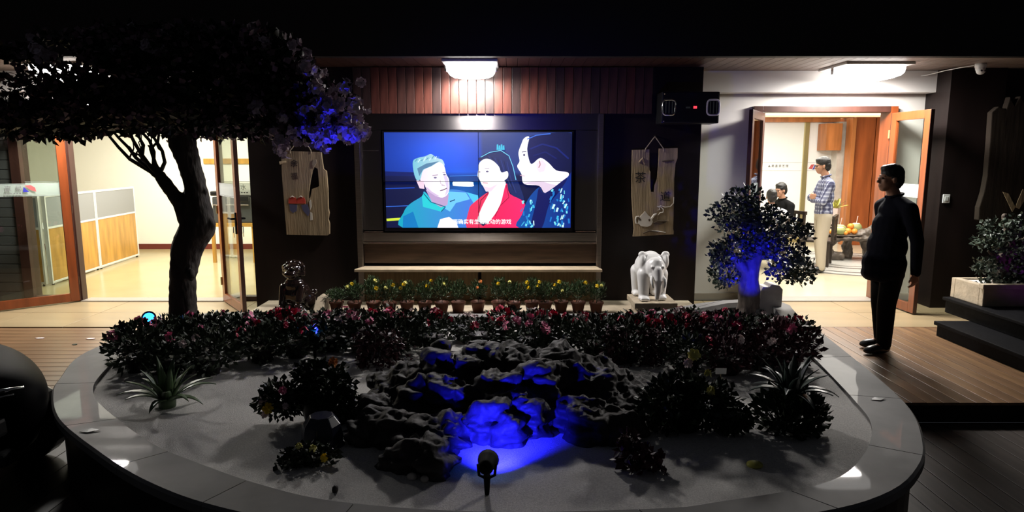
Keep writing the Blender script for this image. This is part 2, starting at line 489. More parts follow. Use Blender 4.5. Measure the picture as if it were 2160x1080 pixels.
# --- porch tiles
fp = ground_empty('floor_porch')
tile = MB().box(-0.397, 0.397, -0.322, 0.322, -0.03, 0).mesh('tile', bevel=0.003); tile.materials.append(MATS['porch_tile'])
for j in range(2):
    for i in range(19):
        o = link(bpy.data.objects.new('tile', tile), fp); o.location = (-7.6 + i*0.8, 7.22 + j*0.65, 0)
box_obj('tile_bed', 'deck_gap', -8.1, 7.3, 6.885, 8.24, -0.08, -0.012, fp)
# --- wooden deck, boards along X on the left, along Y on the right
fd = ground_empty('floor_deck')
bl = MB().box(-2.9, 2.9, -0.0575, 0.0575, -0.025, 0).mesh('deck_board', bevel=0.003); bl.materials.append(MATS['deck'])
for j in range(18):
    o = link(bpy.data.objects.new('deck_board', bl), fd); o.location = (-5.0, 4.76 + j*0.12, 0)
br = []
for mname in ('deck', 'deck2'):
    b = MB().box(-1.1, 1.1, -0.0575, 0.0575, -0.025, 0).mesh('deck_board', bevel=0.003); b.materials.append(MATS[mname]); br.append(b)
for i in range(44):
    o = link(bpy.data.objects.new('deck_board', br[i % 2]), fd); o.location = (1.93 + i*0.12, 5.79, 0); o.rotation_euler = (0, 0, PI/2)
box_obj('joist_bed', 'deck_gap', -8.1, 7.3, 4.69, 6.885, -0.15, -0.02, fd)
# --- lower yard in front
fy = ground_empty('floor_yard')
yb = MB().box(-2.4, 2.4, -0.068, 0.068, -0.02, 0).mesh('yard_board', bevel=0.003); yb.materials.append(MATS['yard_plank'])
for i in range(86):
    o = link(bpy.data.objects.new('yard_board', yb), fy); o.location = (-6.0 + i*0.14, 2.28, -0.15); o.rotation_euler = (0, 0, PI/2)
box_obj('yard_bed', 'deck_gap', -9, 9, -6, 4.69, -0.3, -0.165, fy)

# --- facade core and pillars
struct(box_obj('wall_facade', 'dark_panel', -3.04, 2.17, YF + 0.03, 8.45, 0, ZS))
wl = struct(box_obj('wall_pillar_left', 'dark_panel', -3.04, -1.80, YF - 0.01, YF + 0.03, 0, ZS))
wr = struct(box_obj('wall_pillar_right', 'dark_panel', 1.04, 2.17, YF - 0.01, YF + 0.03, 0, ZS))
# cladding boards above the video wall
wc = ground_empty('wall_cladding')
cms = ['clad_wood', 'clad_wood_dark', 'clad_wood_red']
planks = {}
for k in cms:
    b = MB().box(-0.0475, 0.0475, -0.02, 0.02, -0.255, 0.255).mesh('cladding_board', bevel=0.004); b.materials.append(MATS[k]); planks[k] = b
for i in range(34):
    o = link(bpy.data.objects.new('cladding_board', planks[RND.choice(cms)]), wc)
    o.location = (-1.745 + i*0.0995, 7.70 + RND.uniform(-0.003, 0.003), 2.535)
box_obj('batten', 'deck_gap', -1.80, 1.62, 7.715, 7.745, 2.28, 2.79, wc)
# steel niche around the screens
nz = ground_empty('wall_screen_niche')
box_obj('side_strip', 'steel', -1.80, -1.735, 7.66, 7.75, 0.02, 2.28, nz, 0.003)
box_obj('side_strip', 'steel', 0.985, 1.04, 7.66, 7.75, 0.02, 2.28, nz, 0.003)
box_obj('top_panel', 'steel_dark', -1.735, 0.985, 7.705, 7.75, 2.10, 2.28, nz, 0.002)
box_obj('side_panel', 'steel_dark', -1.735, -1.50, 7.705, 7.75, 0.95, 2.095, nz, 0.002)
box_obj('side_panel', 'steel_dark', 0.73, 0.985, 7.705, 7.75, 0.95, 2.095, nz, 0.002)
box_obj('corner_bracket', 'steel_edge', -1.715, -1.53, 7.698, 7.706, 1.862, 1.868, nz)
box_obj('corner_bracket', 'steel_edge', -1.719, -1.714, 7.698, 7.706, 1.78, 1.868, nz)
box_obj('edge_trim', 'steel_edge', -1.72, -1.50, 7.69, 7.706, 0.925, 0.935, nz)
box_obj('edge_trim', 'steel_edge', 0.74, 0.97, 7.69, 7.706, 0.93, 0.94, nz)
box_obj('lower_panel', 'steel', -1.735, 0.985, 7.70, 7.75, 0.82, 0.92, nz, 0.002)
box_obj('groove_trim', 'steel_edge', -1.735, 0.985, 7.66, 7.75, 0.79, 0.815, nz, 0.004)
box_obj('band_panel', 'bronze_band', -1.735, 0.985, 7.71, 7.75, 0.56, 0.785, nz)
box_obj('base_panel', 'bronze', -1.79, -0.40, 7.68, 7.75, 0.11, 0.475, nz, 0.002)
box_obj('base_panel', 'bronze', -0.36, 1.03, 7.68, 7.75, 0.11, 0.475, nz, 0.002)
lg = MB(); lg.prism([(-1.80, 7.46), (1.03, 7.46), (1.03, 7.49), (0.985, 7.72), (-1.735, 7.72), (-1.80, 7.49)], 0.495, 0.525, 'xy')
o = lg.build('stone_ledge', 'ledge_marble', nz, bevel=0.004)
# low stone step along the facade
struct(box_obj('floor_step', 'cream_stone', -2.9, 2.1, 6.98, 7.74, 0, 0.105, bevel=0.008))

# --- left bay
struct(box_obj('wall_left_bay_head', 'white_beam', -6.1, -3.04, 8.2, 8.38, 2.36, 2.8))
struct(box_obj('trim_1', 'white_beam', -8.5, -3.04, 8.05, 8.2, 2.56, 2.8, bevel=0.004))
ws = ground_empty('wall_left_siding')
sb = MB().box(-1.2, 1.2, -0.012, 0.012, -0.056, 0.056).mesh('siding_board', bevel=0.006); sb.materials.append(MATS['side_grey'])
for k in range(22):
    o = link(bpy.data.objects.new('siding_board', sb), ws); o.location = (-7.32, 8.20, 0.06 + k*0.117)
box_obj('siding_back', 'side_grey', -8.5, -6.12, 8.215, 8.38, 0, 2.6, ws)
fl_ = ground_empty('trim_door_frame_office')
for x0, x1 in ((-6.12, -6.0), (-3.14, -3.04)):
    box_obj('post', 'door_dark', x0, x1, 8.16, 8.32, 0, 2.36, fl_, 0.004)
for x0, x1 in ((-5.45, -5.40), (-3.62, -3.57)):
    box_obj('mullion', 'door_dark', x0, x1, 8.18, 8.28, 0, 2.36, fl_, 0.004)
box_obj('head_rail', 'door_dark', -6.0, -3.14, 8.17, 8.3, 2.30, 2.36, fl_, 0.004)
for x0, x1 in ((-6.0, -5.45), (-3.57, -3.14)):
    box_obj('sill_rail', 'door_dark', x0, x1, 8.18, 8.28, 0, 0.06, fl_, 0.004)
struct(box_obj('trim_threshold_office', 'threshold', -5.40, -3.62, 8.14, 8.34, 0, 0.012))
for n_, x0, x1 in ((1, -6.0, -5.45), (2, -3.57, -3.14)):
    w_ = ground_empty('window_%d' % n_)
    box_obj('pane', 'glass', x0, x1, 8.225, 8.233, 0.06, 2.30, w_)
    box_obj('frosted_band', 'glass_frost', x0, x1, 8.219, 8.223, 1.33, 1.48, w_)
    box_obj('band_line', 'frost_line', x0, x1, 8.216, 8.219, 1.315, 1.322, w_)
    box_obj('band_line', 'frost_line', x0, x1, 8.216, 8.219, 1.488, 1.495, w_)
    if n_ == 2:
        text_obj('lettering', '茶 水', 0.075, 'letter_grey', w_, (-3.36, 8.214, 1.42))
        for q in range(7): box_obj('small_lettering', 'letter_grey', -3.47 + q*0.032, -3.452 + q*0.032, 8.213, 8.215, 1.352, 1.366, w_)

# --- office room
struct(box_obj('floor_office', 'office_floor', -9.6, -3.0, 8.24, 13.0, -0.05, 0))
struct(box_obj('wall_office_back', 'office_wall', -9.6, -2.9, 12.95, 13.05, 0, 2.8))
struct(box_obj('wall_office_left', 'office_wall', -9.7, -9.6, 8.3, 13.0, 0, 2.8))
struct(box_obj('wall_office_right', 'office_wall', -3.03, -2.9, 8.46, 13.0, 0, 2.8))
struct(box_obj('ceiling_office', 'ceiling_white', -9.6, -2.9, 8.38, 13.05, 2.8, 2.85))
struct(box_obj('baseboard_office', 'red_skirting', -9.6, -3.03, 12.925, 12.95, 0, 0.10))
struct(box_obj('trim_2', 'ply_yellow', -5.95, -3.03, 12.92, 12.95, 1.66, 1.76))

# --- right bay
struct(box_obj('wall_right_bay_side', 'grey_wall', 2.17, 2.92, YR, 8.45, 0, 2.8))
struct(box_obj('wall_right_bay_end', 'grey_wall', 4.66, 5.18, YR, 8.45, 0, 2.8))
struct(box_obj('wall_right_bay_head', 'grey_wall', 2.92, 4.66, YR, 8.45, 2.40, 2.8))
struct(box_obj('trim_3', 'white_beam', 2.19, 5.14, 8.06, YR, 2.55, 2.8, bevel=0.006))
struct(box_obj('baseboard_right_bay', 'threshold', 2.17, 2.92, 8.225, YR, 0.0, 0.09))
struct(box_obj('baseboard_right_bay_end', 'threshold', 4.66, 5.02, 8.225, YR, 0.0, 0.09))
fr_ = ground_empty('trim_door_frame_tearoom')
box_obj('jamb', 'door_dark', 2.92, 3.03, 8.17, 8.40, 0, 2.40, fr_, 0.004)
box_obj('jamb', 'door_wood', 4.57, 4.66, 8.17, 8.40, 0, 2.40, fr_, 0.004)
box_obj('head_rail', 'door_dark', 3.03, 4.57, 8.17, 8.40, 2.33, 2.40, fr_, 0.004)
struct(box_obj('trim_threshold_tearoom', 'threshold', 3.03, 4.57, 8.14, 8.42, 0, 0.012))
# dark end column and the wall beyond it
struct(box_obj('wall_end_column', 'dark_panel', 5.02, 5.66, 7.80, 8.45, 0, ZS, bevel=0.004))
struct(box_obj('wall_far_right', 'dark_panel', 5.66, 8.6, 7.86, 8.45, 0, ZS))

# --- tea room
struct(box_obj('floor_tearoom', 'tea_floor', 2.2, 10.5, 8.24, 15.0, -0.05, 0))
struct(box_obj('wall_tearoom_left', 'office_wall', 2.17, 2.3, 8.45, 15.0, 0, 2.8))
struct(box_obj('wall_tearoom_right', 'office_wall', 10.4, 10.5, 8.45, 15.0, 0, 2.8))
struct(box_obj('ceiling_tearoom', 'ceiling_white', 2.17, 10.5, 8.38, 15.0, 2.8, 2.85))
struct(box_obj('wall_tearoom_back', 'office_wall', 2.2, 10.5, 14.2, 14.3, 0, 2.8))
gp = ground_empty('wall_frosted_partition')
for x0, x1 in ((4.6, 6.06), (6.16, 6.66)):
    box_obj('frosted_panel', 'frosted', x0, x1, 14.0, 14.03, 0.10, 2.50, gp)
    for z in (1.50, 1.67): box_obj('band_line', 'frost_line', x0, x1, 13.995, 14.0, z, z + 0.012, gp)
for x0, x1 in ((6.06, 6.16), (4.5, 4.6)):
    box_obj('mullion', 'brass', x0, x1, 13.96, 14.06, 0, 2.52, gp, 0.005)
box_obj('base_rail', 'brass', 4.5, 6.7, 13.97, 14.05, 0, 0.10, gp)
text_obj('lettering', '▲ 易 直 茶 艺 馆', 0.058, 'letter_grey', gp, (5.56, 13.99, 1.60))
lo = MB(); lo.prism([(6.28, 1.53), (6.36, 1.55), (6.33, 1.63)], 13.985, 13.994); lo.build('logo', 'logo_blue', gp)
lo = MB(); lo.prism([(6.20, 1.55), (6.27, 1.54), (6.31, 1.64), (6.25, 1.63)], 13.985, 13.994); lo.build('logo', 'logo_red', gp)
tw = ground_empty('wall_tearoom_wood')
box_obj('head_rail', 'tea_wood_light', 4.5, 6.75, 13.90, 14.0, 2.50, 2.58, tw)
box_obj('stone_pier', 'pale_stone', 6.66, 6.98, 13.75, 14.2, 0, 2.5, tw)
box_obj('wood_stile', 'tea_wood_light', 6.78, 6.86, 13.45, 13.7, 0, 2.55, tw, 0.004)
x = 6.86
for w in (0.42, 0.42, 0.42, 0.42, 0.42):
    box_obj('wood_panel', 'tea_wood', x + 0.01, x + w - 0.01, 13.50, 13.6, 0.0, 2.58, tw, 0.008); x += w
box_obj('wood_backing', 'tea_wood', 6.86, 9.2, 13.6, 14.2, 0, 2.58, tw)
box_obj('hung_cabinet', 'tea_wood_light', 6.34, 6.66, 13.60, 13.98, 1.92, 2.46, tw, 0.004)
cv = ground_empty('trim_cove_light')
box_obj('light_strip', 'cove', 4.0, 9.2, 14.1, 14.18, 2.66, 2.76, cv)
box_obj('cove_shelf', 'tea_wood_light', 4.0, 9.2, 13.88, 14.0, 2.58, 2.60, cv)
# round mosaic in the floor
mz = ground_empty('floor_mosaic')
def ring(name, m, c, r0, r1, z, n=56, sy=1.0):
    vs = []; fs = []
    for k in range(n):
        a = 2*PI*k/n
        vs += [(c[0] + r0*math.cos(a), c[1] + r0*math.sin(a)*sy, z), (c[0] + r1*math.cos(a), c[1] + r1*math.sin(a)*sy, z)]
    for k in range(n):
        a = 2*k; b = 2*((k+1) % n); fs.append((a, a+1, b+1, b))
    return MB().add(vs, fs).build(name, m, mz)
MC = (5.75, 11.2)
ring('pale_disc', 'mosaic_pale', MC, 0.0, 1.35, 0.003)
for r0, r1 in ((1.28, 1.33), (1.02, 1.08), (0.60, 0.66), (0.40, 0.43)): ring('dark_ring', 'mosaic_dark', MC, r0, r1, 0.0045)

# --- soffit, fascia, roof
sf = ground_empty('ceiling_soffit')
sbm = MB().box(-0.058, 0.058, -0.62, 0.62, 0, 0.02).mesh('soffit_board', bevel=0.003); sbm.materials.append(MATS['soffit_wood'])
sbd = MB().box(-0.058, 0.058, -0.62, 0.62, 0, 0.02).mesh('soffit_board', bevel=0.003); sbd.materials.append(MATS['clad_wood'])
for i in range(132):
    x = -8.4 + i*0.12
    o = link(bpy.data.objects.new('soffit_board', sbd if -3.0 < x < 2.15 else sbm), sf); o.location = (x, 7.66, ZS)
box_obj('soffit_deck', 'deck_gap', -8.5, 8.6, 7.03, 8.45, ZS + 0.015, ZS + 0.1, sf)
struct(box_obj('trim_fascia', 'fascia', -9, 9, 6.93, 7.03, 2.80, 3.28))
struct(box_obj('ceiling_roof', 'fascia', -9.8, 10.6, 6.93, 15.1, 3.28, 3.38))

# --- door leaves
def door_leaf(name, hinge, end_dir, w, h, handle=None, band=True, keys=False, logo=False, wood='door_wood', edge='door_dark'):
    d = bpy.data.objects.new(name, None); COL.objects.link(d); struct(d)
    d.location = (hinge[0], hinge[1], 0.015); d.rotation_euler = (0, 0, math.atan2(end_dir[1], end_dir[0]))
    st, t = 0.095, 0.022
    def P(nm, m, x0, x1, y0, y1, z0, z1, bv=0.004): return MB().box(x0, x1, y0, y1, z0, z1).build(nm, m, d, bevel=bv, world=False)
    P('stile', wood, 0, st, -t, t, 0, h); P('stile', wood, w - st, w, -t, t, 0, h)
    P('rail', wood, st, w - st, -t, t, h - st, h); P('rail', wood, st, w - st, -t, t, 0, st*1.1)
    P('glass_pane', 'glass', st, w - st, -0.004, 0.004, st*1.1, h - st, 0)
    P('edge_strip', edge, w, w + 0.006, -t, t, 0, h); P('edge_strip', edge, -0.012, 0, -t, t, 0, h)
    for z in (0.25, h/2, h - 0.25):
        MB().tube([(-0.012, -t - 0.006, z - 0.05), (-0.012, -t - 0.006, z + 0.05)], 0.011, 8).build('hinge', 'brass', d, world=False)
    if band:
        P('frosted_band', 'glass_frost', st, w - st, -0.007, -0.005, 1.33, 1.46, 0)
        P('band_line', 'frost_line', st, w - st, -0.009, -0.007, 1.32, 1.326, 0)
        P('band_line', 'frost_line', st, w - st, -0.009, -0.007, 1.464, 1.47, 0)
    if handle:
        for s in (-1, 1):
            hb = MB(); hb.box(w - st*0.75, w - st*0.35, s*t, s*(t + 0.012), 0.92, 1.16)
            hb.tube([(w - st*0.55, s*t, 1.09), (w - st*0.55, s*(t + 0.05), 1.09), (w - st*0.55 - 0.12, s*(t + 0.055), 1.09)], 0.011, 8)
            ho = hb.build('handle', 'black_metal', d, world=False)
            if keys:
                kb = MB(); kb.tube([(w - 0.06, s*(t+0.012), 1.0), (w - 0.06, s*(t+0.03), 1.0), (w - 0.062, s*(t+0.032), 0.93)], 0.005, 6)
                kb.box(w - 0.075, w - 0.05, s*(t+0.03) - 0.002, s*(t+0.03) + 0.002, 0.88, 0.93)
                kb.build('keys', 'chrome', ho, world=False)
    return d
d1 = door_leaf('door_1', (-5.42, 8.15), (-0.73, -0.68), 0.92, 2.28, handle=False)
for s, x in (('易', 0.50), ('直', 0.60)):
    # read from the porch: the outer face of this opened leaf is its +y side
    o = text_obj('lettering', s, 0.07, 'letter_grey', d1, (x, 0.009, 1.41), PI)
for q in range(6): MB().box(0.48 + q*0.028, 0.496 + q*0.028, 0.008, 0.010, 1.35, 1.362).build('small_lettering', 'letter_grey', d1, world=False)
def flat(pts, m, parent, y0, y1, name='logo'): return MB().prism(pts, y0, y1).build(name, m, parent, world=False)
flat([(0.40, 1.37), (0.46, 1.37), (0.45, 1.43)], 'logo_blue', d1, 0.008, 0.010)
flat([(0.33, 1.37), (0.38, 1.39), (0.44, 1.445), (0.38, 1.45), (0.34, 1.42)], 'logo_red', d1, 0.008, 0.010)
flat([(0.69, 1.38), (0.76, 1.36), (0.77, 1.40), (0.71, 1.42)], 'logo_blue', d1, 0.008, 0.010)
d2 = door_leaf('door_2', (-3.595, 8.15), (0.54, -0.73), 0.90, 2.28, handle=True, keys=True)
d3 = door_leaf('door_3', (3.02, 8.14), (-0.36, -0.62), 0.74, 2.30, handle=False, wood='door_dark')
d4 = door_leaf('door_4', (4.585, 8.14), (0.035, -0.70), 0.70, 2.30, handle=False)
MB().ball((0.655, 0.03, 1.12), (0.016, 0.016, 0.016)).build('lock_knob', 'chrome', d4, world=False)
# ============================================================ LAMPS
def ceiling_lamp(x, y, sx, sy, label):
    t = thing('ceiling_lamp', label, 'lamp', (x, y, ZS))
    fb = MB()
    fb.box(-sx/2 - 0.03, sx/2 + 0.03, -sy/2 - 0.03, sy/2 + 0.03, -0.028, 0)
    fb.build('base_plate', 'white_plastic', t, bevel=0.008, world=False)
    prof = []
    n = 40
    vs = []; fs = []
    lev = [(1.0, -0.028), (1.0, -0.06), (0.975, -0.10), (0.90, -0.128), (0.74, -0.148), (0.45, -0.162), (0.0, -0.168)]
    for q, z in lev:
        for k in range(n):
            a = 2*PI*k/n; c, s_ = math.cos(a), math.sin(a)
            e = 0.35                           # rounded rectangle
            vs.append((math.copysign(abs(c)**e, c)*sx/2*q, math.copysign(abs(s_)**e, s_)*sy/2*q, z))
    for i in range(len(lev) - 1):
        for k in range(n):
            a = i*n + k; b = i*n + (k+1) % n; fs.append((a, b, b + n, a + n))
    MB().add(vs, fs[:4*n]).build('diffuser_side', 'lamp_side', t, smooth=True, world=False)
    MB().add(vs, fs[4*n:]).build('diffuser', 'lamp_glow', t, smooth=True, world=False)
    for sx_ in (-1, 1):
        MB().box(sx_*(sx/2 + 0.012) - 0.012, sx_*(sx/2 + 0.012) + 0.012, -0.03, 0.03, -0.10, -0.02).build('clip', 'chrome', t, bevel=0.003, world=False)
    return t
ceiling_lamp(-0.44, 7.36, 0.52, 0.50, 'square white ceiling lamp glowing above the video wall')
ceiling_lamp(3.93, 7.62, 0.68, 0.60, 'wide white ceiling lamp glowing above the tea room door')
ceiling_lamp(-4.95, 7.60, 0.56, 0.56, 'white ceiling lamp glowing behind the big tree crown on the left')

# ============================================================ VIDEO WALL
VX0, VX1, VZ0, VZ1, VY = -1.485, 0.705, 0.935, 2.09, 7.705
vw = thing('video_wall', 'large four panel video screen showing three people in the wall niche', 'screen', ((VX0+VX1)/2, VY, VZ0))
mx, mz_ = -0.385, 1.515
for x0, x1 in ((VX0, mx), (mx, VX1)):
    for z0, z1 in ((VZ0, mz_), (mz_, VZ1)):
        box_obj('screen_panel', 'screen_black', x0 + 0.001, x1 - 0.001, VY - 0.012, VY + 0.04, z0 + 0.001, z1 - 0.001, vw, 0.002)
PX0, PX1, PZ0, PZ1 = VX0 + 0.025, VX1 - 0.022, VZ0 + 0.045, VZ1 - 0.018
class Picture:
    def __init__(s): s.v = []; s.f = []; s.c = []; s.k = 0
    def P(s, x, y, dy=0.0): return (PX0 + (x - 60)/1850*(PX1 - PX0), VY - 0.0145 - s.k*0.00012, PZ1 - (y - 30)/990*(PZ1 - PZ0))
    def poly(s, pts, c, c2=None, rnd=True):
        """c at the left of the polygon, c2 at the right"""
        if rnd and len(pts) > 6:
            N = len(pts); q = []
            for i in range(N):
                p0, p1, p2, p3 = (Vector(pts[(i + k) % N]) for k in (-1, 0, 1, 2))
                for t in (0, 0.25, 0.5, 0.75):
                    v = 0.5*((2*p1) + (p2 - p0)*t + (2*p0 - 5*p1 + 4*p2 - p3)*t*t + (3*p1 - p0 - 3*p2 + p3)*t**3)
                    q.append((min(1908, max(60, v.x)), min(1020, max(32, v.y))))
            pts = q
        s.k += 1; i = len(s.v); xs = [p[0] for p in pts]; a, b = min(xs), max(xs)
        for x, y in pts:
            s.v.append(s.P(x, min(1020, y)))
            t = 0 if c2 is None else (x - a)/(b - a + 1e-6)
            cc = lin(*c); dd = lin(*(c2 or c)); s.c.append(tuple(cc[q]*(1-t) + dd[q]*t for q in range(3)))
        s.f.append(tuple(range(i, i + len(pts))))
    def ell(s, x, y, rx, ry, c, n=12, rot=0):
        s.poly([(x + rx*math.cos(2*PI*k/n)*math.cos(rot) - ry*math.sin(2*PI*k/n)*math.sin(rot), y + rx*math.cos(2*PI*k/n)*math.sin(rot) + ry*math.sin(2*PI*k/n)*math.cos(rot)) for k in range(n)], c)
    def line(s, pts, w, c):
        for (xa, ya), (xb, yb) in zip(pts, pts[1:]):
            L = math.hypot(xb-xa, yb-ya); nx, ny = -(yb-ya)/L*w/2, (xb-xa)/L*w/2
            s.poly([(xa+nx, ya+ny), (xb+nx, yb+ny), (xb-nx, yb-ny), (xa-nx, ya-ny)], c)
pc = Picture()
nx, ny = 38, 22
def bgcol(x, y):
    g = lambda cx, cy, r, s_: math.exp(-(((x-cx)/r)**2 + ((y-cy)/s_)**2))
    r, gg, b = 5, 14, 62
    if y < 470: r, gg, b = 16, 52, 150
    k = g(650, 230, 420, 260)*(1 if y < 500 else 0.25); r += 8*k; gg += 38*k; b += 95*k
    if x > 985 and y < 470: r, gg, b = 36, 58, 128
    k = g(830, 640, 260, 180); gg += 80*k; b += 120*k
    return lin(max(0, min(255, r)), max(0, min(255, gg)), max(0, min(255, b)))
base = len(pc.v)
for j in range(ny + 1):
    for i in range(nx + 1):
        x, y = 60 + 1850*i/nx, 30 + 990*j/ny; pc.v.append(pc.P(x, y)); pc.c.append(bgcol(x, y))
for j in range(ny):
    for i in range(nx):
        a = base + j*(nx+1) + i; pc.f.append((a, a+1, a+nx+2, a+nx+1))
pc.poly([(60, 430), (350, 440), (340, 470), (60, 470)], (6, 24, 96))
pc.line([(60, 610), (350, 600)], 10, (20, 70, 190)); pc.line([(60, 798), (290, 788)], 9, (50, 105, 215)); pc.line([(700, 480), (985, 470)], 8, (50, 120, 220))
pc.line([(62, 938), (228, 926)], 26, (205, 225, 60))
pc.poly([(700, 620), (880, 650), (980, 680), (990, 760), (900, 800)], (80, 200, 245))
pc.poly([(730, 545), (760, 535), (920, 540), (936, 560), (925, 588), (750, 582), (732, 570)], (235, 250, 255))
# man in a turquoise polo shirt
pc.poly([(222, 1020), (235, 860), (300, 770), (420, 690), (450, 640), (560, 760), (660, 700), (690, 620), (850, 640), (905, 710), (935, 770), (905, 830), (880, 1020)], (14, 165, 190), (70, 120, 225))
pc.poly([(420, 690), (450, 645), (520, 740), (660, 795), (610, 850), (430, 800)], (40, 205, 215)); pc.poly([(690, 640), (860, 650), (900, 720), (760, 760), (700, 850), (650, 820)], (110, 200, 250))
pc.poly([(230, 900), (330, 850), (380, 1020), (222, 1020)], (10, 120, 190))
pc.poly([(460, 620), (690, 670), (675, 780), (610, 805), (520, 750)], (188, 160, 205))
pc.poly([(420, 400), (520, 350), (610, 320), (650, 380), (668, 460), (695, 520), (692, 640), (640, 700), (570, 690), (480, 630), (445, 560), (405, 510)], (240, 225, 245), (255, 255, 255))
pc.poly([(368, 525), (440, 530), (448, 612), (400, 606)], (245, 210, 230))
pc.poly([(340, 325), (395, 290), (460, 275), (520, 252), (575, 290), (632, 312), (652, 372), (600, 335), (520, 380), (440, 420), (410, 510), (372, 520), (345, 440)], (120, 195, 215), (190, 220, 230))
pc.poly([(380, 400), (470, 350), (600, 325), (520, 375), (440, 410), (400, 480)], (85, 130, 165))
pc.poly([(640, 480), (668, 470), (690, 530), (690, 640), (650, 690), (670, 600)], (222, 205, 236)); pc.poly([(480, 600), (520, 640), (600, 690), (560, 690), (490, 640), (455, 590)], (214, 190, 225))
for q in range(9): pc.line([(360 + q*28, 330 - 5*q + 12*(q % 2)), (385 + q*27, 300 - 5*q + 10*(q % 3))], 9, (215, 240, 245) if q % 2 else (90, 150, 180))
pc.ell(558, 496, 16, 9, (120, 110, 150)); pc.line([(530, 474), (585, 466)], 8, (175, 150, 175)); pc.line([(630, 445), (665, 438)], 7, (175, 150, 175))
pc.line([(606, 520), (612, 560), (640, 572)], 6, (205, 180, 205)); pc.ell(650, 464, 14, 8, (110, 100, 140)); pc.line([(604, 630), (640, 622), (672, 604)], 9, (110, 70, 110)); pc.line([(620, 575), (655, 580)], 7, (190, 160, 190))
pc.line([(440, 660), (510, 750), (655, 800), (612, 850)], 9, (10, 90, 130)); pc.line([(700, 745), (752, 725)], 10, (20, 60, 110))
pc.poly([(570, 1020), (600, 930), (690, 905), (760, 960), (782, 1020)], (250, 240, 250))
# woman in a red jacket
pc.poly([(1000, 320), (1010, 280), (1070, 240), (1200, 212), (1290, 265), (1340, 430), (1390, 560), (1440, 730), (1340, 700), (1250, 560), (1200, 420)], (26, 34, 84), (22, 40, 100))
for q in range(8): pc.line([(1060 + q*30, 262 + 10*q), (1110 + q*28, 330 + 24*q), (1180 + q*26, 430 + 32*q)], 6, (46, 60, 128) if q % 2 else (14, 22, 62))
pc.line([(1010, 285), (1100, 235), (1210, 215), (1290, 270), (1330, 380), (1360, 520)], 8, (110, 200, 235))
for q in range(4): pc.poly([(1168 + q*20, 210), (1170 + q*20, 155 + (q % 2)*10), (1184 + q*20, 152 + (q % 2)*10), (1188 + q*20, 210)], (60, 190, 225))
pc.poly([(1085, 560), (1240, 520), (1255, 640), (1200, 790), (1100, 950), (975, 950), (1000, 820), (1085, 660)], (255, 250, 255))
pc.poly([(985, 420), (1000, 340), (1060, 300), (1130, 320), (1190, 380), (1215, 440), (1275, 430), (1280, 490), (1235, 530), (1180, 560), (1100, 600), (1030, 580), (1000, 520), (980, 480)], (255, 255, 255))
pc.poly([(1000, 520), (1030, 580), (1100, 600), (1180, 560), (1110, 640), (1060, 640)], (238, 215, 232)); pc.ell(1075, 432, 14, 8, (110, 100, 130)); pc.ell(998, 436, 10, 7, (150, 120, 150)); pc.line([(1030, 548), (1080, 552)], 9, (225, 150, 170)); pc.line([(1050, 402), (1095, 398)], 6, (170, 150, 170))
pc.poly([(866, 1020), (890, 830), (935, 760), (1090, 645), (1020, 800), (975, 945), (1040, 1020)], (235, 50, 95)); pc.poly([(1100, 948), (1200, 785), (1262, 555), (1300, 665), (1450, 770), (1388, 1020), (1040, 1020)], (245, 28, 85), (250, 40, 110))
pc.line([(1090, 650), (1010, 730), (985, 860)], 9, (150, 15, 55)); pc.line([(1262, 570), (1290, 700), (1200, 790), (1150, 900)], 8, (165, 10, 60))
# man in a shiny jacket, in profile
pc.poly([(1470, 120), (1500, 70), (1700, 42), (1908, 42), (1908, 440), (1840, 430), (1760, 420), (1680, 340), (1600, 290), (1530, 350), (1490, 330), (1465, 210)], (10, 18, 84), (8, 14, 52))
pc.poly([(1440, 90), (1490, 78), (1470, 200), (1495, 330), (1525, 350), (1600, 292), (1680, 340), (1760, 420), (1872, 440), (1872, 490), (1760, 580), (1650, 655), (1590, 580), (1440, 560), (1415, 460), (1372, 380), (1395, 325), (1384, 240), (1412, 150)], (255, 255, 255), (250, 240, 252))
pc.line([(1470, 100), (1560, 60), (1700, 44)], 10, (60, 110, 220)); pc.line([(1500, 200), (1620, 150), (1760, 190), (1880, 300)], 16, (20, 34, 112)); pc.line([(1530, 270), (1650, 230), (1760, 300)], 14, (18, 28, 96))
pc.poly([(1560, 350), (1620, 310), (1660, 360), (1640, 430), (1590, 440), (1565, 400)], (245, 225, 235)); pc.poly([(1440, 560), (1590, 580), (1650, 655), (1760, 580), (1700, 560), (1600, 530), (1500, 540)], (226, 206, 228)); pc.ell(1440, 262, 9, 12, (60, 50, 90)); pc.line([(1418, 232), (1462, 226)], 8, (70, 60, 100))
pc.line([(1590, 320), (1600, 360), (1585, 392)], 10, (190, 140, 150)); pc.line([(1400, 470), (1450, 480)], 7, (215, 170, 190))
pc.poly([(1480, 720), (1590, 595), (1650, 655), (1872, 488), (1908, 480), (1908, 1020), (1390, 1020), (1420, 880)], (12, 80, 165), (10, 40, 130))
pc.poly([(1590, 600), (1650, 658), (1865, 500), (1790, 640), (1690, 780), (1620, 1020), (1510, 1020), (1560, 760)], (8, 18, 92))
for _ in range(64):
    if RND.random() < 0.4: x, y = RND.uniform(1420, 1540), RND.uniform(720, 1000)
    else: x, y = RND.uniform(1710, 1890), RND.uniform(600, 1000)
    a = RND.uniform(1.2, 2.2); L = RND.uniform(20, 55)
    pc.line([(x, y), (min(1905, max(1400, x + L*math.cos(a))), min(1015, y + L*math.sin(a)))], RND.uniform(8, 22), RND.choice([(60, 180, 225), (25, 120, 200), (120, 225, 240), (200, 245, 250)]))
me = bpy.data.meshes.new('picture'); off = wpos(vw)
me.from_pydata([tuple(Vector(v) - off) for v in pc.v], [], pc.f)
ca = me.color_attributes.new('Col', 'FLOAT_COLOR', 'POINT')
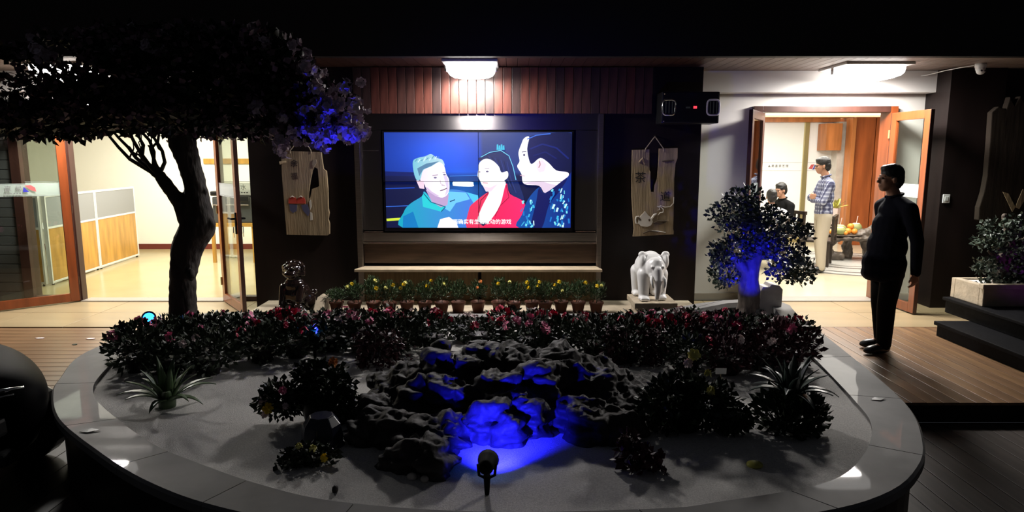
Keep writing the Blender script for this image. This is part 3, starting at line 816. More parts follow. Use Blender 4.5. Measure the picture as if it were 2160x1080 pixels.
ca.data.foreach_set('color', [q for c in pc.c for q in (*c, 1.0)])
mesh_obj('picture', me, 'screen_image', vw, smooth=False)
mat('subtitle', (1, 1, 1), 0.5, emit=(1, 1, 1), estr=1.0)
x_, y_, z_ = pc.P(1020, 958)
so = text_obj('subtitle_lettering', '西确实有生活意动的游戏', 0.062, 'subtitle', vw, Vector((x_, VY - 0.0245, z_ - 0.002)) - off, ext=0.0003)
box_obj('bezel', 'screen_black', mx - 0.003, mx + 0.003, VY - 0.0262, VY - 0.012, VZ0, VZ1, vw)
box_obj('bezel', 'screen_black', VX0, VX1, VY - 0.0262, VY - 0.012, mz_ - 0.0025, mz_ + 0.0025, vw)

# ============================================================ HANGING PLAQUES
def plaque(label, outline, hole, x, ztop, cordtop, cordx, parts_fn):
    t = thing('hanging_plaque', label, 'plaque', (x, 7.72, ztop))
    mb = MB()
    bm = bmesh.new()
    vs = [bm.verts.new((a, 0, b)) for a, b in outline]
    es = [bm.edges.new((vs[i], vs[(i+1) % len(vs)])) for i in range(len(vs))]
    if hole:
        hv = [bm.verts.new((a, 0, b)) for a, b in hole]
        es += [bm.edges.new((hv[i], hv[(i+1) % len(hv)])) for i in range(len(hv))]
    bmesh.ops.triangle_fill(bm, use_beauty=True, use_dissolve=False, edges=es)
    r = bmesh.ops.extrude_face_region(bm, geom=list(bm.faces))
    for g in r['geom']:
        if isinstance(g, bmesh.types.BMVert): g.co.y -= 0.035
    bmesh.ops.recalc_face_normals(bm, faces=bm.faces)
    me = bpy.data.meshes.new('board'); bm.to_mesh(me); bm.free()
    mesh_obj('board', me, 'old_wood', t, smooth=False)
    for cx in cordx:
        MB().tube([(cx, -0.037, -0.03), (cx, -0.037, 0.0), (cordtop[0], -0.012, cordtop[1])], 0.0055, 6).build('cord', 'cord', t, world=False)
    MB().tube([(cordtop[0], 0.02, cordtop[1] + 0.01), (cordtop[0], -0.03, cordtop[1] + 0.01)], 0.008, 8).build('nail', 'steel_dark', t, world=False)
    parts_fn(t)
    return t
# photo pixels -> plaque metres, origin at the middle of its top edge
def pl(cx, cy, ox, oy, k=0.00122): return ((cx - ox)*k, -(cy - oy)*k)
def draw(t, pts, m, ox, oy, lift, name='painting'):
    return MB().prism([pl(a, b, ox, oy) for a, b in pts], -0.036 - lift, -0.035).build(name, m, t, world=False)
def stroke(t, pts, w, m, ox, oy, lift=0.0022, name='painting'):
    mb = MB(); P = [Vector((pl(a, b, ox, oy)[0], -0.0365 - lift*0.5, pl(a, b, ox, oy)[1])) for a, b in pts]
    rr = w*0.00122/2
    mb.tube(P, [rr*0.6] + [rr]*(len(P)-2) + [rr*0.6], 6)
    return mb.build(name, m, t, world=False)
LO = (320, 215)
def left_parts(t):
    draw(t, [(404, 342), (415, 300), (445, 296), (450, 325), (432, 350), (418, 372)], 'cord', *LO, 0.006, 'chipped_knot')
    draw(t, [(360, 690), (378, 672), (382, 740), (366, 775)], 'paint_white', *LO, 0.003)
    draw(t, [(366, 790), (385, 800), (388, 865), (362, 872)], 'paint_white', *LO, 0.002)
    text_obj('lettering', '余', 0.085, 'ink', t, (pl(236, 335, *LO)[0], -0.0365, pl(236, 335, *LO)[1]))
    text_obj('lettering', '福', 0.085, 'paint_brown', t, (pl(232, 455, *LO)[0], -0.0365, pl(232, 455, *LO)[1]))
    for cx in (205, 286):
        q = []
        for k in range(13): q.append((cx + 40*math.cos(PI + PI*k/12), 690 - 48*math.sin(PI*k/12) + 20*(k in (0, 12))))
        draw(t, q, 'paint_red', *LO, 0.004); stroke(t, [(cx - 20, 652), (cx, 640), (cx + 18, 652)], 12, 'paint_white', *LO, 0.012)
    draw(t, [(170, 715), (245, 722), (238, 780), (205, 800), (175, 775)], 'paint_blue', *LO, 0.0025)
    draw(t, [(282, 725), (345, 715), (362, 790), (345, 832), (300, 780)], 'paint_blue', *LO, 0.0025)
    MB().tube([(pl(160, 318, *LO)[0], -0.03, pl(0, 318, *LO)[1]), (pl(105, 335, *LO)[0], -0.06, pl(0, 330, *LO)[1])], [0.014, 0.018], 8).build('peg', 'old_wood', t, world=False)
outl = [(118, 212), (200, 218), (330, 222), (492, 228), (498, 300), (508, 385), (535, 405), (541, 560), (538, 760), (545, 800), (532, 860), (544, 900), (540, 1000), (520, 1014), (320, 1012), (130, 1008), (122, 700), (114, 430)]
hol = [(425, 365), (455, 385), (462, 545), (430, 560), (392, 572), (372, 655), (358, 662), (366, 560), (385, 470), (405, 400)]
k_ = 0.00122
plaque('weathered wooden plaque with two red painted birds hanging left of the screen', [pl(a, b, *LO) for a, b in outl], [pl(a, b, *LO) for a, b in hol],
       -2.395, 1.865, (-0.0, 0.175), (-0.142, 0.096), left_parts)
RO = (308, 205)
def right_parts(t):
    text_obj('lettering', '茶', 0.135, 'ink', t, (pl(178, 482, *RO)[0], -0.0365, pl(0, 478, *RO)[1]))
    text_obj('lettering', '道', 0.125, 'ink', t, (pl(420, 655, *RO)[0], -0.0365, pl(0, 655, *RO)[1]))
    draw(t, [(175, 850), (200, 822), (255, 822), (292, 850), (308, 890), (290, 925), (255, 938), (195, 930), (168, 900)], 'paint_white', *RO, 0.006)
    draw(t, [(200, 822), (222, 798), (240, 798), (258, 822)], 'paint_white', *RO, 0.007); draw(t, [(220, 798), (226, 788), (236, 790), (238, 800)], 'paint_white', *RO, 0.009)
    stroke(t, [(178, 838), (150, 840), (142, 870), (150, 902), (176, 908)], 14, 'paint_white', *RO)
    stroke(t, [(285, 880), (300, 850), (318, 825), (342, 812)], 20, 'paint_white', *RO)
    stroke(t, [(355, 828), (375, 805), (402, 800), (405, 770), (380, 748), (345, 745)], 10, 'paint_white', *RO)
    stroke(t, [(345, 780), (372, 775), (360, 745), (375, 735), (420, 752), (470, 745), (498, 712), (500, 655)], 8, 'paint_white', *RO)
    stroke(t, [(310, 905), (360, 882), (440, 885), (400, 905), (320, 920)], 18, 'paint_brown', *RO, 0.001)
    stroke(t, [(220, 1000), (280, 975), (360, 990)], 18, 'paint_brown', *RO, 0.001); stroke(t, [(300, 972), (360, 980), (435, 992)], 8, 'paint_white', *RO)
    draw(t, [(170, 860), (182, 848), (196, 870), (182, 882)], 'paint_brown', *RO, 0.0075); draw(t, [(262, 868), (280, 860), (292, 878), (272, 888)], 'paint_brown', *RO, 0.0075)
    stroke(t, [(160, 330), (190, 295), (215, 345)], 26, 'old_wood', *RO, 0.004, 'knot'); stroke(t, [(380, 320), (440, 315), (490, 310)], 18, 'paint_brown', *RO, 0.001, 'stain')
outr = [(96, 215), (180, 212), (255, 208), (258, 300), (262, 400), (272, 420), (276, 560), (282, 606), (312, 608), (316, 540), (338, 480), (346, 330), (348, 202), (430, 200), (520, 196), (522, 290), (505, 340), (498, 480), (503, 700), (505, 960), (512, 985), (510, 1010), (300, 1022), (125, 1032), (132, 960), (118, 820), (102, 640), (98, 420)]
plaque('split wooden plaque painted with black characters and a white teapot hanging right of the screen', [pl(a, b, *RO) for a, b in outr], None,
       1.635, 1.885, (0.0, 0.14), (-0.11, 0.10), right_parts)

# ============================================================ BLACK BOX, CAMERA, SWITCH
t = thing('equipment_box', 'black wall box with two chrome louvred vents and a red light', 'equipment', (1.96, 7.73, 2.16))
MB().box(1.64, 2.27, 7.42, 7.735, 2.16, 2.50).build('housing', 'black_plastic', t, bevel=0.015)
for cx in (1.715, 2.20):
    pr = [(cx + 0.068*math.copysign(abs(math.cos(a))**0.5, math.cos(a)), 2.33 + 0.082*math.copysign(abs(math.sin(a))**0.5, math.sin(a))) for a in [2*PI*k/24 for k in range(24)]]
    v = MB(); v.tube([(a, 7.412, b) for a, b in pr] + [(pr[0][0], 7.412, pr[0][1])], 0.010, 8, cap=False)
    vo = v.build('vent_ring', 'white_plastic' if cx > 2 else 'chrome', t, smooth=True)
    for q in (-0.035, 0.0, 0.035):
        MB().box(cx + q - 0.006, cx + q + 0.006, 7.405, 7.42, 2.265, 2.395).build('slat', 'chrome', vo)
box_obj('red_light', 'led_red', 1.985, 2.02, 7.41, 7.42, 2.318, 2.345, t)
box_obj('nameplate', 'chrome', 1.90, 1.95, 7.414, 7.42, 2.32, 2.338, t)
for z in (2.475, 2.185): MB().ball((1.665, 7.42, z), 0.008).build('bolt', 'chrome', t)
t = thing('security_camera', 'white dome security camera on a bracket under the eave', 'camera', (5.10, 7.45, 2.79))
MB().lathe([(0.055, 0.01), (0.056, -0.02), (0.048, -0.045), (0.046, -0.06)], 20, (5.10, 7.45, 2.79)).build('mount', 'white_plastic', t, smooth=True)
MB().ball((5.10, 7.44, 2.725), 0.046, 20, 14).build('camera_ball', 'white_plastic', t, smooth=True)
for dx in (-0.018, 0.016): MB().ball((5.10 + dx, 7.40, 2.72), (0.011, 0.007, 0.011)).build('lens', 'black_plastic', t, smooth=True)
MB().tube([(5.06, 7.5, 2.785), (4.98, 7.6, 2.775), (4.9, 7.75, 2.76), (4.85, 7.98, 2.74), (4.82, 8.05, 2.74)], 0.005, 6).build('cable', 'white_plastic', t)
t = thing('light_switch', 'small pale light switch on the dark end column', 'switch', (5.09, 7.795, 1.30))
box_obj('plate', 'white_plastic', 5.05, 5.13, 7.788, 7.80, 1.26, 1.36, t, 0.003); box_obj('rocker', 'frost_line', 5.07, 5.11, 7.784, 7.79, 1.285, 1.335, t, 0.002)

# ============================================================ STATUES
t = thing('elephant_pedestal', 'cream stone pedestal carrying the white elephant statue', 'pedestal', (1.51, 7.05, 0.0))
box_obj('shaft', 'cream_stone', 1.33, 1.69, 6.86, 7.26, 0.105, 0.215, t, 0.01); box_obj('top_slab', 'cream_stone', 1.29, 1.74, 6.82, 7.30, 0.215, 0.275, t, 0.006)
box_obj('foot', 'cream_stone', 1.30, 1.73, 6.83, 7.29, 0.0, 0.105, t, 0.008)
e = thing('elephant_statue', 'white stone elephant statue on the right of the screen', 'statue', (1.50, 7.06, 0.275), 0.04)
S = 's'; Cn = 'c'
pr = [(S, (0, 0.10, 0.335), (0.155, 0.215, 0.165)), (S, (0, -0.04, 0.36), (0.15, 0.13, 0.15)), (S, (0, 0.02, 0.43), (0.10, 0.14, 0.09)),
      (S, (0.01, -0.15, 0.36), (0.105, 0.10, 0.115)), (S, (0.01, -0.17, 0.42), (0.07, 0.06, 0.055)),
      (Cn, (0.01, -0.22, 0.34), 0.060, (0.015, -0.255, 0.25), 0.045), (Cn, (0.015, -0.255, 0.25), 0.045, (0.02, -0.24, 0.14), 0.034), (Cn, (0.02, -0.24, 0.14), 0.034, (0.02, -0.21, 0.05), 0.027),
      (S, (0.055, -0.20, 0.29), (0.035, 0.04, 0.035)), (S, (-0.04, -0.20, 0.29), (0.035, 0.04, 0.035))]
for sx, y, fw in ((-0.095, -0.07, -0.02), (0.10, -0.04, 0.0), (-0.105, 0.20, 0), (0.105, 0.22, 0)):
    pr += [(Cn, (sx, y, 0.28), 0.075, (sx, y + fw, 0.06), 0.055), (S, (sx, y + fw - 0.02, 0.03), (0.064, 0.07, 0.036))]
    pr += [(S, (sx + q*0.03, y + fw - 0.075, 0.022), (0.016, 0.018, 0.022)) for q in (-1.2, -0.4, 0.4, 1.2)]
for s in (-1, 1):
    pr += [(S, (s*0.125 + 0.01, -0.07, 0.42), (0.035, 0.055, 0.085)), (S, (s*0.125 + 0.01, -0.06, 0.49), (0.045, 0.03, 0.040)), (S, (s*0.055 + 0.01, -0.235, 0.385), (0.02, 0.018, 0.012))]
pr += [(Cn, (0, 0.31, 0.40), 0.02, (0.02, 0.34, 0.2), 0.012)]
blob_obj('body', pr, 'white_stone', e, 0.0085, 5)
for s in (-1, 1):
    MB().tube([(s*0.060 + 0.01, -0.225, 0.285), (s*0.072 + 0.01, -0.275, 0.255), (s*0.068 + 0.01, -0.30, 0.21), (s*0.055 + 0.01, -0.305, 0.175)], [0.016, 0.016, 0.013, 0.006], 8).build('tusk', 'white_stone', e, smooth=True, world=False)
    MB().ball((s*0.062 + 0.01, -0.238, 0.375), (0.010, 0.008, 0.010)).build('eye', 'frost_line', e, smooth=True, world=False)

t = thing('lion_pedestal', 'cream stone slab with a raised end block under the dark lion statue', 'pedestal', (-2.31, 7.0, 0))
box_obj('slab', 'cream_stone', -2.62, -2.03, 6.85, 7.32, 0.105, 0.15, t, 0.006); box_obj('foot', 'cream_stone', -2.58, -2.03, 6.88, 7.30, 0.0, 0.105, t, 0.006)
MB().prism([(6.9, 0.15), (7.32, 0.15), (7.32, 0.275), (7.12, 0.275)], -2.13, -2.03, 'yz').build('end_block', 'cream_stone', t, bevel=0.006)
e = thing('lion_statue', 'glossy dark brown seated lion statue on the left of the screen', 'statue', (-2.36, 7.10, 0.15), -0.1)
pr = [(S, (0, 0.03, 0.17), (0.160, 0.155, 0.155)), (S, (0, -0.01, 0.27), (0.115, 0.11, 0.10)), (Cn, (0, -0.01, 0.28), 0.08, (0, -0.03, 0.38), 0.075),
      (S, (0, -0.035, 0.435), (0.095, 0.095, 0.085)), (S, (0, -0.125, 0.405), (0.068, 0.05, 0.042)), (S, (0, -0.12, 0.455), (0.022, 0.022, 0.018)), (S, (0, -0.105, 0.375), (0.045, 0.035, 0.018)),
      (Cn, (-0.10, -0.06, 0.25), 0.05, (-0.11, -0.11, 0.05), 0.038), (S, (-0.11, -0.14, 0.03), (0.05, 0.065, 0.035)),
      (Cn, (0.09, -0.06, 0.25), 0.05, (0.10, -0.15, 0.12), 0.04), (S, (0.09, -0.17, 0.045), (0.07, 0.06, 0.05)), (S, (-0.13, 0.06, 0.09), (0.06, 0.12, 0.09)), (S, (0.13, 0.06, 0.09), (0.06, 0.12, 0.09)),
      (Cn, (0.06, 0.16, 0.10), 0.04, (0.15, 0.17, 0.17), 0.03)]
for k in range(12):
    a = 2*PI*k/12; pr.append((S, (0.095*math.cos(a), -0.01 + 0.02*math.sin(a*2), 0.435 + 0.082*math.sin(a)), (0.033, 0.045, 0.033)))
for k in range(7): pr.append((S, (0.075*math.cos(PI*k/6), 0.02, 0.46 + 0.055*math.sin(PI*k/6)), (0.03, 0.05, 0.03)))
for s in (-1, 1): pr += [(S, (s*0.045, -0.115, 0.475), (0.022, 0.018, 0.016)), (S, (s*0.105, -0.02, 0.465), (0.03, 0.03, 0.034)), (S, (s*0.10, -0.02, 0.40), (0.032, 0.032, 0.034))]
blob_obj('body', pr, 'glaze', e, 0.0075, 3)
for s in (-1, 1): MB().ball((s*0.045, -0.132, 0.468), 0.011).build('eye', 'glaze', e, smooth=True, world=False)

# ============================================================ MARIGOLD POTS
mgp = [('pot', MB().lathe([(0.055, 0), (0.075, 0.10), (0.082, 0.10), (0.082, 0.122), (0.072, 0.122), (0.068, 0.108), (0.0, 0.105)], 14).mesh('pot', smooth=True))]
mgp[0][1].materials.append(MATS['terracotta'])
mg_fol = []
for k in range(5):
    h = 0.17 + 0.03*k/4
    n = 480
    c = in_ellipsoid(n, (0, 0, 0.12 + h*0.5), (0.095, 0.09, h*0.55), 0.2)
    d = c - np.array([0, 0, 0.10]) + NR.normal(size=(n, 3))*0.05
    fm = leaf_mesh('foliage', c, d, NR.uniform(0.022, 0.042, n), 0.16)
    fm.materials.append(MATS['leaf_marigold']); mg_fol.append(fm)
fl_mesh = {}
for k, m in (('y', 'flower_yellow'), ('l', 'flower_lemon'), ('o', 'flower_orange')):
    f = cluster_mesh('flower', 9, 0.006, 0.020, 6, 0.3); f.materials.append(MATS[m]); fl_mesh[k] = f
MGX = [(716, 600, ''), (748, 602, 'yl'), (788, 612, 'ly'), (822, 615, 'yl'), (858, 612, 'lyy'), (896, 615, 'yy'), (932, 618, 'l'), (966, 616, ''), (1008, 606, 'oo'), (1052, 618, 'y'), (1084, 614, 'l'), (1122, 612, 'yy'), (1150, 606, 'yyl'), (1184, 606, 'yyl'), (1220, 612, 'y'), (1258, 604, 'yl')]
zs0 = 0.105
mplace = ['at the far left end', 'second from the left end', 'third from the left end', 'fourth from the left end', 'fifth from the left end', 'sixth from the left end', 'seventh from the left end', 'eighth from the left, without blooms',
          'in the middle under the panel gap', 'just right of the panel gap', 'seventh from the right end', 'fifth from the right end', 'fourth from the right end', 'third from the right end', 'second from the right end', 'at the far right end']
mplace[10] = 'sixth from the right end'
for i, (px_, py_, fl) in enumerate(MGX):
    x = (px_ - 1080)/1400*7.27; y = 7.13 + RND.uniform(-0.03, 0.03)
    if i == 0: x = -1.93
    t = thing('potted_marigold', 'marigold in a terracotta pot below the screen, ' + mplace[i], 'potted plant', (x, y, zs0), group='marigold pots along the low step')
    link(bpy.data.objects.new('pot', mgp[0][1]), t)
    fo = link(bpy.data.objects.new('foliage', mg_fol[RND.randrange(5)]), t); fo.rotation_euler.z = RND.random()*6; fo['kind'] = 'stuff'
    hh = (660 - py_)/1400*7.3
    fo.scale = (1.15, 1.1, 0.9 if i == 0 else RND.uniform(1.05, 1.3))
    for q, c in enumerate(fl):
        a = RND.uniform(0, 6.28); r = RND.uniform(0.02, 0.085); z = 0.31 + RND.uniform(0, 0.06) - q*0.035
        f = link(bpy.data.objects.new('flower', fl_mesh[c]), t); f.location = (r*math.cos(a), -abs(r*math.sin(a)) - 0.02, z); f.scale = (RND.uniform(0.8, 1.2),)*3
        MB().tube([(0, 0, 0.1), (r*math.cos(a)*0.6, -abs(r*math.sin(a))*0.6 - 0.01, z*0.7), (r*math.cos(a), -abs(r*math.sin(a)) - 0.02, z)], 0.0025, 5).build('stem', 'leaf_marigold', t, world=False)
# ============================================================ RAISED PLANTER
HC = 0.35
OUT = [(-2.95, 5.98), (-3.13, 5.47), (-3.20, 4.78), (-3.01, 4.25), (-2.86, 3.95), (-2.54, 3.53), (-2.06, 3.11), (-1.66, 2.81), (-1.25, 2.59), (-.7, 2.42), (0, 2.36), (.7, 2.41), (1.3, 2.55),
       (1.64, 2.7), (1.89, 2.91), (2.11, 3.21), (2.35, 3.78), (2.51, 4.78), (2.66, 6.0), (2.74, 6.5), (2.45, 6.68), (1.95, 6.55), (1.4, 6.15), (0.6, 6.05), (-.3, 6.05), (-1.6, 6.05), (-2.4, 6.08), (-2.72, 6.12)]
INN = [(-2.58, 3.92), (-2.32, 3.64), (-1.85, 3.22), (-1.53, 3.01), (-1.12, 2.78), (-.72, 2.63), (-.08, 2.55), (.62, 2.58), (.87, 2.63), (1.41, 2.8), (1.71, 3.06), (1.96, 3.44), (2.06, 3.82),
       (2.17, 4.48), (2.30, 5.3), (2.48, 6.0), (2.55, 6.45), (2.4, 6.55), (2.0, 6.42), (1.4, 6.0), (0.6, 5.92), (-.3, 5.92), (-1.6, 5.92), (-2.4, 5.94), (-2.66, 5.92), (-2.85, 5.5), (-2.88, 4.8), (-2.75, 4.25)]
PCX, PCY = -0.3, 4.4
def catmull(P, n=10):
    out = []; N = len(P)
    for i in range(N):
        p0, p1, p2, p3 = (Vector(P[(i + k) % N]) for k in (-1, 0, 1, 2))
        for j in range(n):
            t = j/n
            out.append(0.5*((2*p1) + (p2 - p0)*t + (2*p0 - 5*p1 + 4*p2 - p3)*t*t + (3*p1 - p0 - 3*p2 + p3)*t**3))
    return out
def radial(P):
    S_ = [(math.atan2(p.y - PCY, p.x - PCX), math.hypot(p.x - PCX, p.y - PCY)) for p in catmull(P)]
    S_.sort(); A = np.array([s[0] for s in S_]); Rr = np.array([s[1] for s in S_])
    return lambda a: float(np.interp((a + PI) % (2*PI) - PI, A, Rr, period=2*PI))
r_out, r_in = radial(OUT), radial(INN)
def pol(a, r, z): return (PCX + r*math.cos(a), PCY + r*math.sin(a), z)
plt = thing('raised_planter', 'large oval planter with a grey marble rim and dark side wall', 'planter', (PCX, PCY, -0.15))
NST = 20
for k in range(NST):
    a0, a1 = -PI + 2*PI*k/NST + 0.0012 + 0.11, -PI + 2*PI*(k+1)/NST - 0.0012 + 0.11
    n = 10; mb = MB(); vs = []; fs = []
    for i in range(n + 1):
        a = a0 + (a1 - a0)*i/n
        ro, ri = r_out(a), r_in(a)
        vs += [pol(a, ro - 0.012, HC), pol(a, ri, HC), pol(a, ri, HC - 0.05), pol(a, ro, HC - 0.05), pol(a, ro, HC - 0.012)]
    for i in range(n):
        for q in range(5):
            A_, B_ = 5*i + q, 5*i + (q+1) % 5; fs.append((A_, B_, B_ + 5, A_ + 5))
    fs += [(0, 1, 2, 3, 4), tuple(5*n + q for q in (4, 3, 2, 1, 0))]
    mb.add(vs, fs).build('coping_stone', 'marble', plt)
mb = MB(); n = 120; vs = []; fs = []
for i in range(n):
    a = 2*PI*i/n; ro = r_out(a) - 0.05
    vs += [pol(a, ro, -0.15), pol(a, ro, HC - 0.05), pol(a, ro - 0.1, HC - 0.05), pol(a, ro - 0.1, -0.15)]
for i in range(n):
    for q in range(4):
        a, b = 4*i + q, 4*i + (q+1) % 4; c, d = 4*((i+1) % n) + (q+1) % 4, 4*((i+1) % n) + q; fs.append((a, b, c, d))
mb.add(vs, fs).build('side_wall', 'planter_wall', plt)
# sand bed
def sand_z(x, y):
    t = min(1, max(0, (y - 4.6)/1.6)); z = 0.335 - 0.075*t
    return z + 0.016*noise.noise((x*1.7, y*1.7, 0)) + 0.007*noise.noise((x*6, y*6, 3.1))
nA, nR = 160, 60; vs = [(PCX, PCY, sand_z(PCX, PCY))]; fs = []
for i in range(nA):
    a = 2*PI*i/nA; R_ = r_in(a) + 0.012
    for j in range(1, nR + 1):
        x, y, _ = pol(a, R_*j/nR, 0); vs.append((x, y, sand_z(x, y)))
for i in range(nA):
    i2 = (i+1) % nA; fs.append((0, 1 + i*nR, 1 + i2*nR))
    for j in range(nR - 1):
        a, b = 1 + i*nR + j, 1 + i2*nR + j; fs.append((a, a+1, b+1, b))
so = MB().add(vs, fs).build('white_sand', 'sand', smooth=True); tag(so, 'pale raked sand filling the oval planter bed', 'sand', kind='stuff')

# ============================================================ ROCKERY
pr = []
rr = random.Random(4)
ridge = [(-0.82, 3.55, 0.06), (-0.62, 3.75, 0.17), (-0.42, 3.85, 0.26), (-0.2, 3.9, 0.31), (0.05, 3.92, 0.33), (0.28, 3.95, 0.32), (0.48, 3.9, 0.27), (0.62, 3.8, 0.17)]
for x, y, h in ridge:
    pr.append((S, (x, y, 0.30), (0.27, 0.42, h*1.05)))
for _ in range(64):
    u = rr.random(); x = -0.82 + 1.50*u; y = rr.uniform(2.98, 3.9) if abs(x + 0.1) < 0.45 else rr.uniform(3.25, 3.9)
    g = max(0.05, 0.33*(1 - abs((x + 0.08)/0.95)**2.2)*(0.30 + 0.7*(y - 2.95)/0.95))
    if y < 3.2 and abs(x + 0.06) < 0.24: continue
    pr.append((S, (x, y, 0.32 + g*0.45), (rr.uniform(0.08, 0.17), rr.uniform(0.07, 0.15), g*rr.uniform(0.45, 0.75) + 0.03)))
def craggy(co, nm):
    q = Vector((co.x*3.2, co.y*3.2, co.z*5.0))
    d = 0.045 - abs(noise.noise(q))*0.085 - abs(noise.noise(q*2.2 + Vector((3, 1, 7))))*0.06 - abs(noise.noise(q*4.7))*0.03 + noise.noise(q*10)*0.010
    strata = 0.022*math.sin(co.z*85 + co.x*11 + co.y*6 + 6*noise.noise(q*0.9))
    return co + nm*(d + strata*0.6)
rk = blob_obj('rockery', pr, 'rock', None, 0.0115, 2, craggy)
tag(rk, 'dark craggy rock mound in the middle of the sand bed', 'rock')
st = MB()
for k, (x, y) in enumerate([(-0.46, 2.87), (-0.40, 2.85), (-0.78, 2.74)]):
    o = MB().ball((x, y, sand_z(x, y) + 0.012), (0.026 - 0.006*k, 0.02, 0.018), 8, 6).build('pebble', 'pale_stone' if k < 2 else 'rock', smooth=True)
    tag(o, ['small pale pebble at the foot of the rock mound', 'smaller pale pebble touching the rock mound foot', 'tiny dark pebble alone on the open sand'][k], 'pebble')

# ============================================================ SPOTLIGHTS
def spotlight(name, label, loc, target, color, power, angle, lens, blend=0.6, size=1.0, lens_glow=None):
    t = thing(name, label, 'spotlight', loc)
    d = (Vector(target) - Vector(loc) - Vector((0, 0, 0.115*size))).normalized()
    q = d.to_track_quat('Z', 'Y').to_matrix()
    hp = Vector((0, 0, 0.115*size))
    MB().tube([(0, 0, -0.05), (0, 0, 0.0), (0, 0, 0.07*size)], [0.004, 0.011, 0.014*size], 8).build('spike', 'black_metal', t, world=False)
    br = MB(); br.tube([(0, 0, 0.055*size), (0.03*size, 0, 0.07*size), (0.034*size, 0, 0.115*size)], 0.006*size, 6); br.tube([(0, 0, 0.055*size), (-0.03*size, 0, 0.07*size), (-0.034*size, 0, 0.115*size)], 0.006*size, 6)
    br.build('bracket', 'black_metal', t, world=False)
    b = MB()
    prof = [(0.0, -0.05), (0.022, -0.048), (0.030, -0.03), (0.031, 0.0), (0.038, 0.02), (0.042, 0.045), (0.040, 0.046), (0.034, 0.022), (0.0, 0.020)]
    vs = []; n = 18
    for r, z in prof:
        for k in range(n):
            vs.append(hp + q @ Vector((r*size*math.cos(2*PI*k/n), r*size*math.sin(2*PI*k/n), z*size)))
    fs = [(i*n + k, i*n + (k+1) % n, (i+1)*n + (k+1) % n, (i+1)*n + k) for i in range(len(prof)-1) for k in range(n)]
    b.add(vs, fs).build('head', 'black_metal', t, smooth=True, world=False)
    ld = MB(); vs = [hp + q @ Vector((0, 0, 0.0235*size))] + [hp + q @ Vector((0.032*size*math.cos(2*PI*k/n), 0.032*size*math.sin(2*PI*k/n), 0.0235*size)) for k in range(n)]
    ld.add(vs, [(0, 1 + k, 1 + (k+1) % n) for k in range(n)]).build('lens', lens, t, world=False)
    l = bpy.data.lights.new(name + '_beam', 'SPOT'); l.energy = power; l.color = color; l.spot_size = angle; l.spot_blend = blend; l.shadow_soft_size = 0.015
    lo_ = bpy.data.objects.new(name + '_beam', l); COL.objects.link(lo_); lo_.parent = t
    lo_.location = hp + d*0.05*size; lo_.rotation_euler = d.to_track_quat('-Z', 'Y').to_euler()
    return t
mat('violet_lens', (0.3, 0.05, 0.6), 0.3, emit=(0.55, 0.05, 1.0), estr=3.0)
BLUE = (0.012, 0.012, 1.0)
spotlight('garden_spotlight', 'black spike spotlight throwing blue light on the rock mound', (-0.11, 2.74, 0.335), (-0.05, 3.4, 0.42), BLUE, 190, 1.5, 'blue_lens', 1.0, 1.15)
spotlight('garden_spotlight', 'spotlight with a glowing cyan lens left of the tree trunk', (-2.93, 5.22, 0.36), (-2.4, 4.3, 0.80), (0.05, 0.25, 1.0), 0.6, 1.4, 'blue_lens', 1.0, 1.3)
spotlight('garden_spotlight', 'blue spotlight among azaleas aimed up into the tree crown', (-1.45, 4.72, 0.335), (-1.36, 5.15, 2.1), BLUE, 420, 0.36, 'blue_lens')
spotlight('garden_spotlight', 'blue spotlight among azaleas aimed at the bonsai trunk', (2.10, 5.45, 0.36), (2.25, 6.2, 0.85), BLUE, 95, 0.95, 'blue_lens')
spotlight('garden_spotlight', 'violet spotlight on the stone steps at the right edge', (5.05, 6.15, 0.32), (5.25, 7.7, 1.8), (0.6, 0.04, 0.9), 2.2, 0.9, 'violet_lens')

# ============================================================ BOUGAINVILLEA TREE
tr = thing('bougainvillea_tree', 'tall leaning bougainvillea tree with a thick dark trunk and wide crown', 'tree', (-2.74, 5.40, 0.31))
def L(x, y, z): return (x + 2.74, y - 5.40, z - 0.31)
TP = [((-2.74, 5.40, 0.28), 0.135), ((-2.735, 5.4, 0.45), 0.112), ((-2.725, 5.4, 0.82), 0.098), ((-2.66, 5.4, 1.08), 0.118), ((-2.565, 5.4, 1.24), 0.132), ((-2.555, 5.4, 1.38), 0.110), ((-2.565, 5.4, 1.57), 0.085), ((-2.60, 5.4, 1.74), 0.09), ((-2.655, 5.42, 1.92), 0.105), ((-2.68, 5.42, 2.12), 0.09), ((-2.66, 5.44, 2.4), 0.06)]
pr = [(Cn, L(*a[0]), a[1], L(*b[0]), b[1]) for a, b in zip(TP, TP[1:])]
FK = [((-2.62, 5.4, 1.24), 0.085), ((-2.68, 5.37, 1.42), 0.062), ((-2.80, 5.33, 1.64), 0.045)]
pr += [(Cn, L(*a[0]), a[1], L(*b[0]), b[1]) for a, b in zip(FK, FK[1:])]
pr += [(Cn, L(-2.74, 5.4, 0.36), 0.12, L(-2.55, 5.25, 0.26), 0.05), (Cn, L(-2.74, 5.4, 0.36), 0.12, L(-2.92, 5.3, 0.26), 0.05), (S, L(-2.445, 5.38, 1.26), (0.03, 0.04, 0.05)), (S, L(-2.475, 5.38, 1.52), (0.02, 0.03, 0.03)), (S, L(-2.60, 5.3, 0.85), (0.035, 0.04, 0.05))]
blob_obj('trunk', pr, 'bark', tr, 0.013, 4, lambda c, n: c + n*(0.012*noise.noise(c*Vector((9, 9, 3)).x if False else Vector((c.x*9, c.y*9, c.z*3))) + 0.006*noise.noise(c*25)))
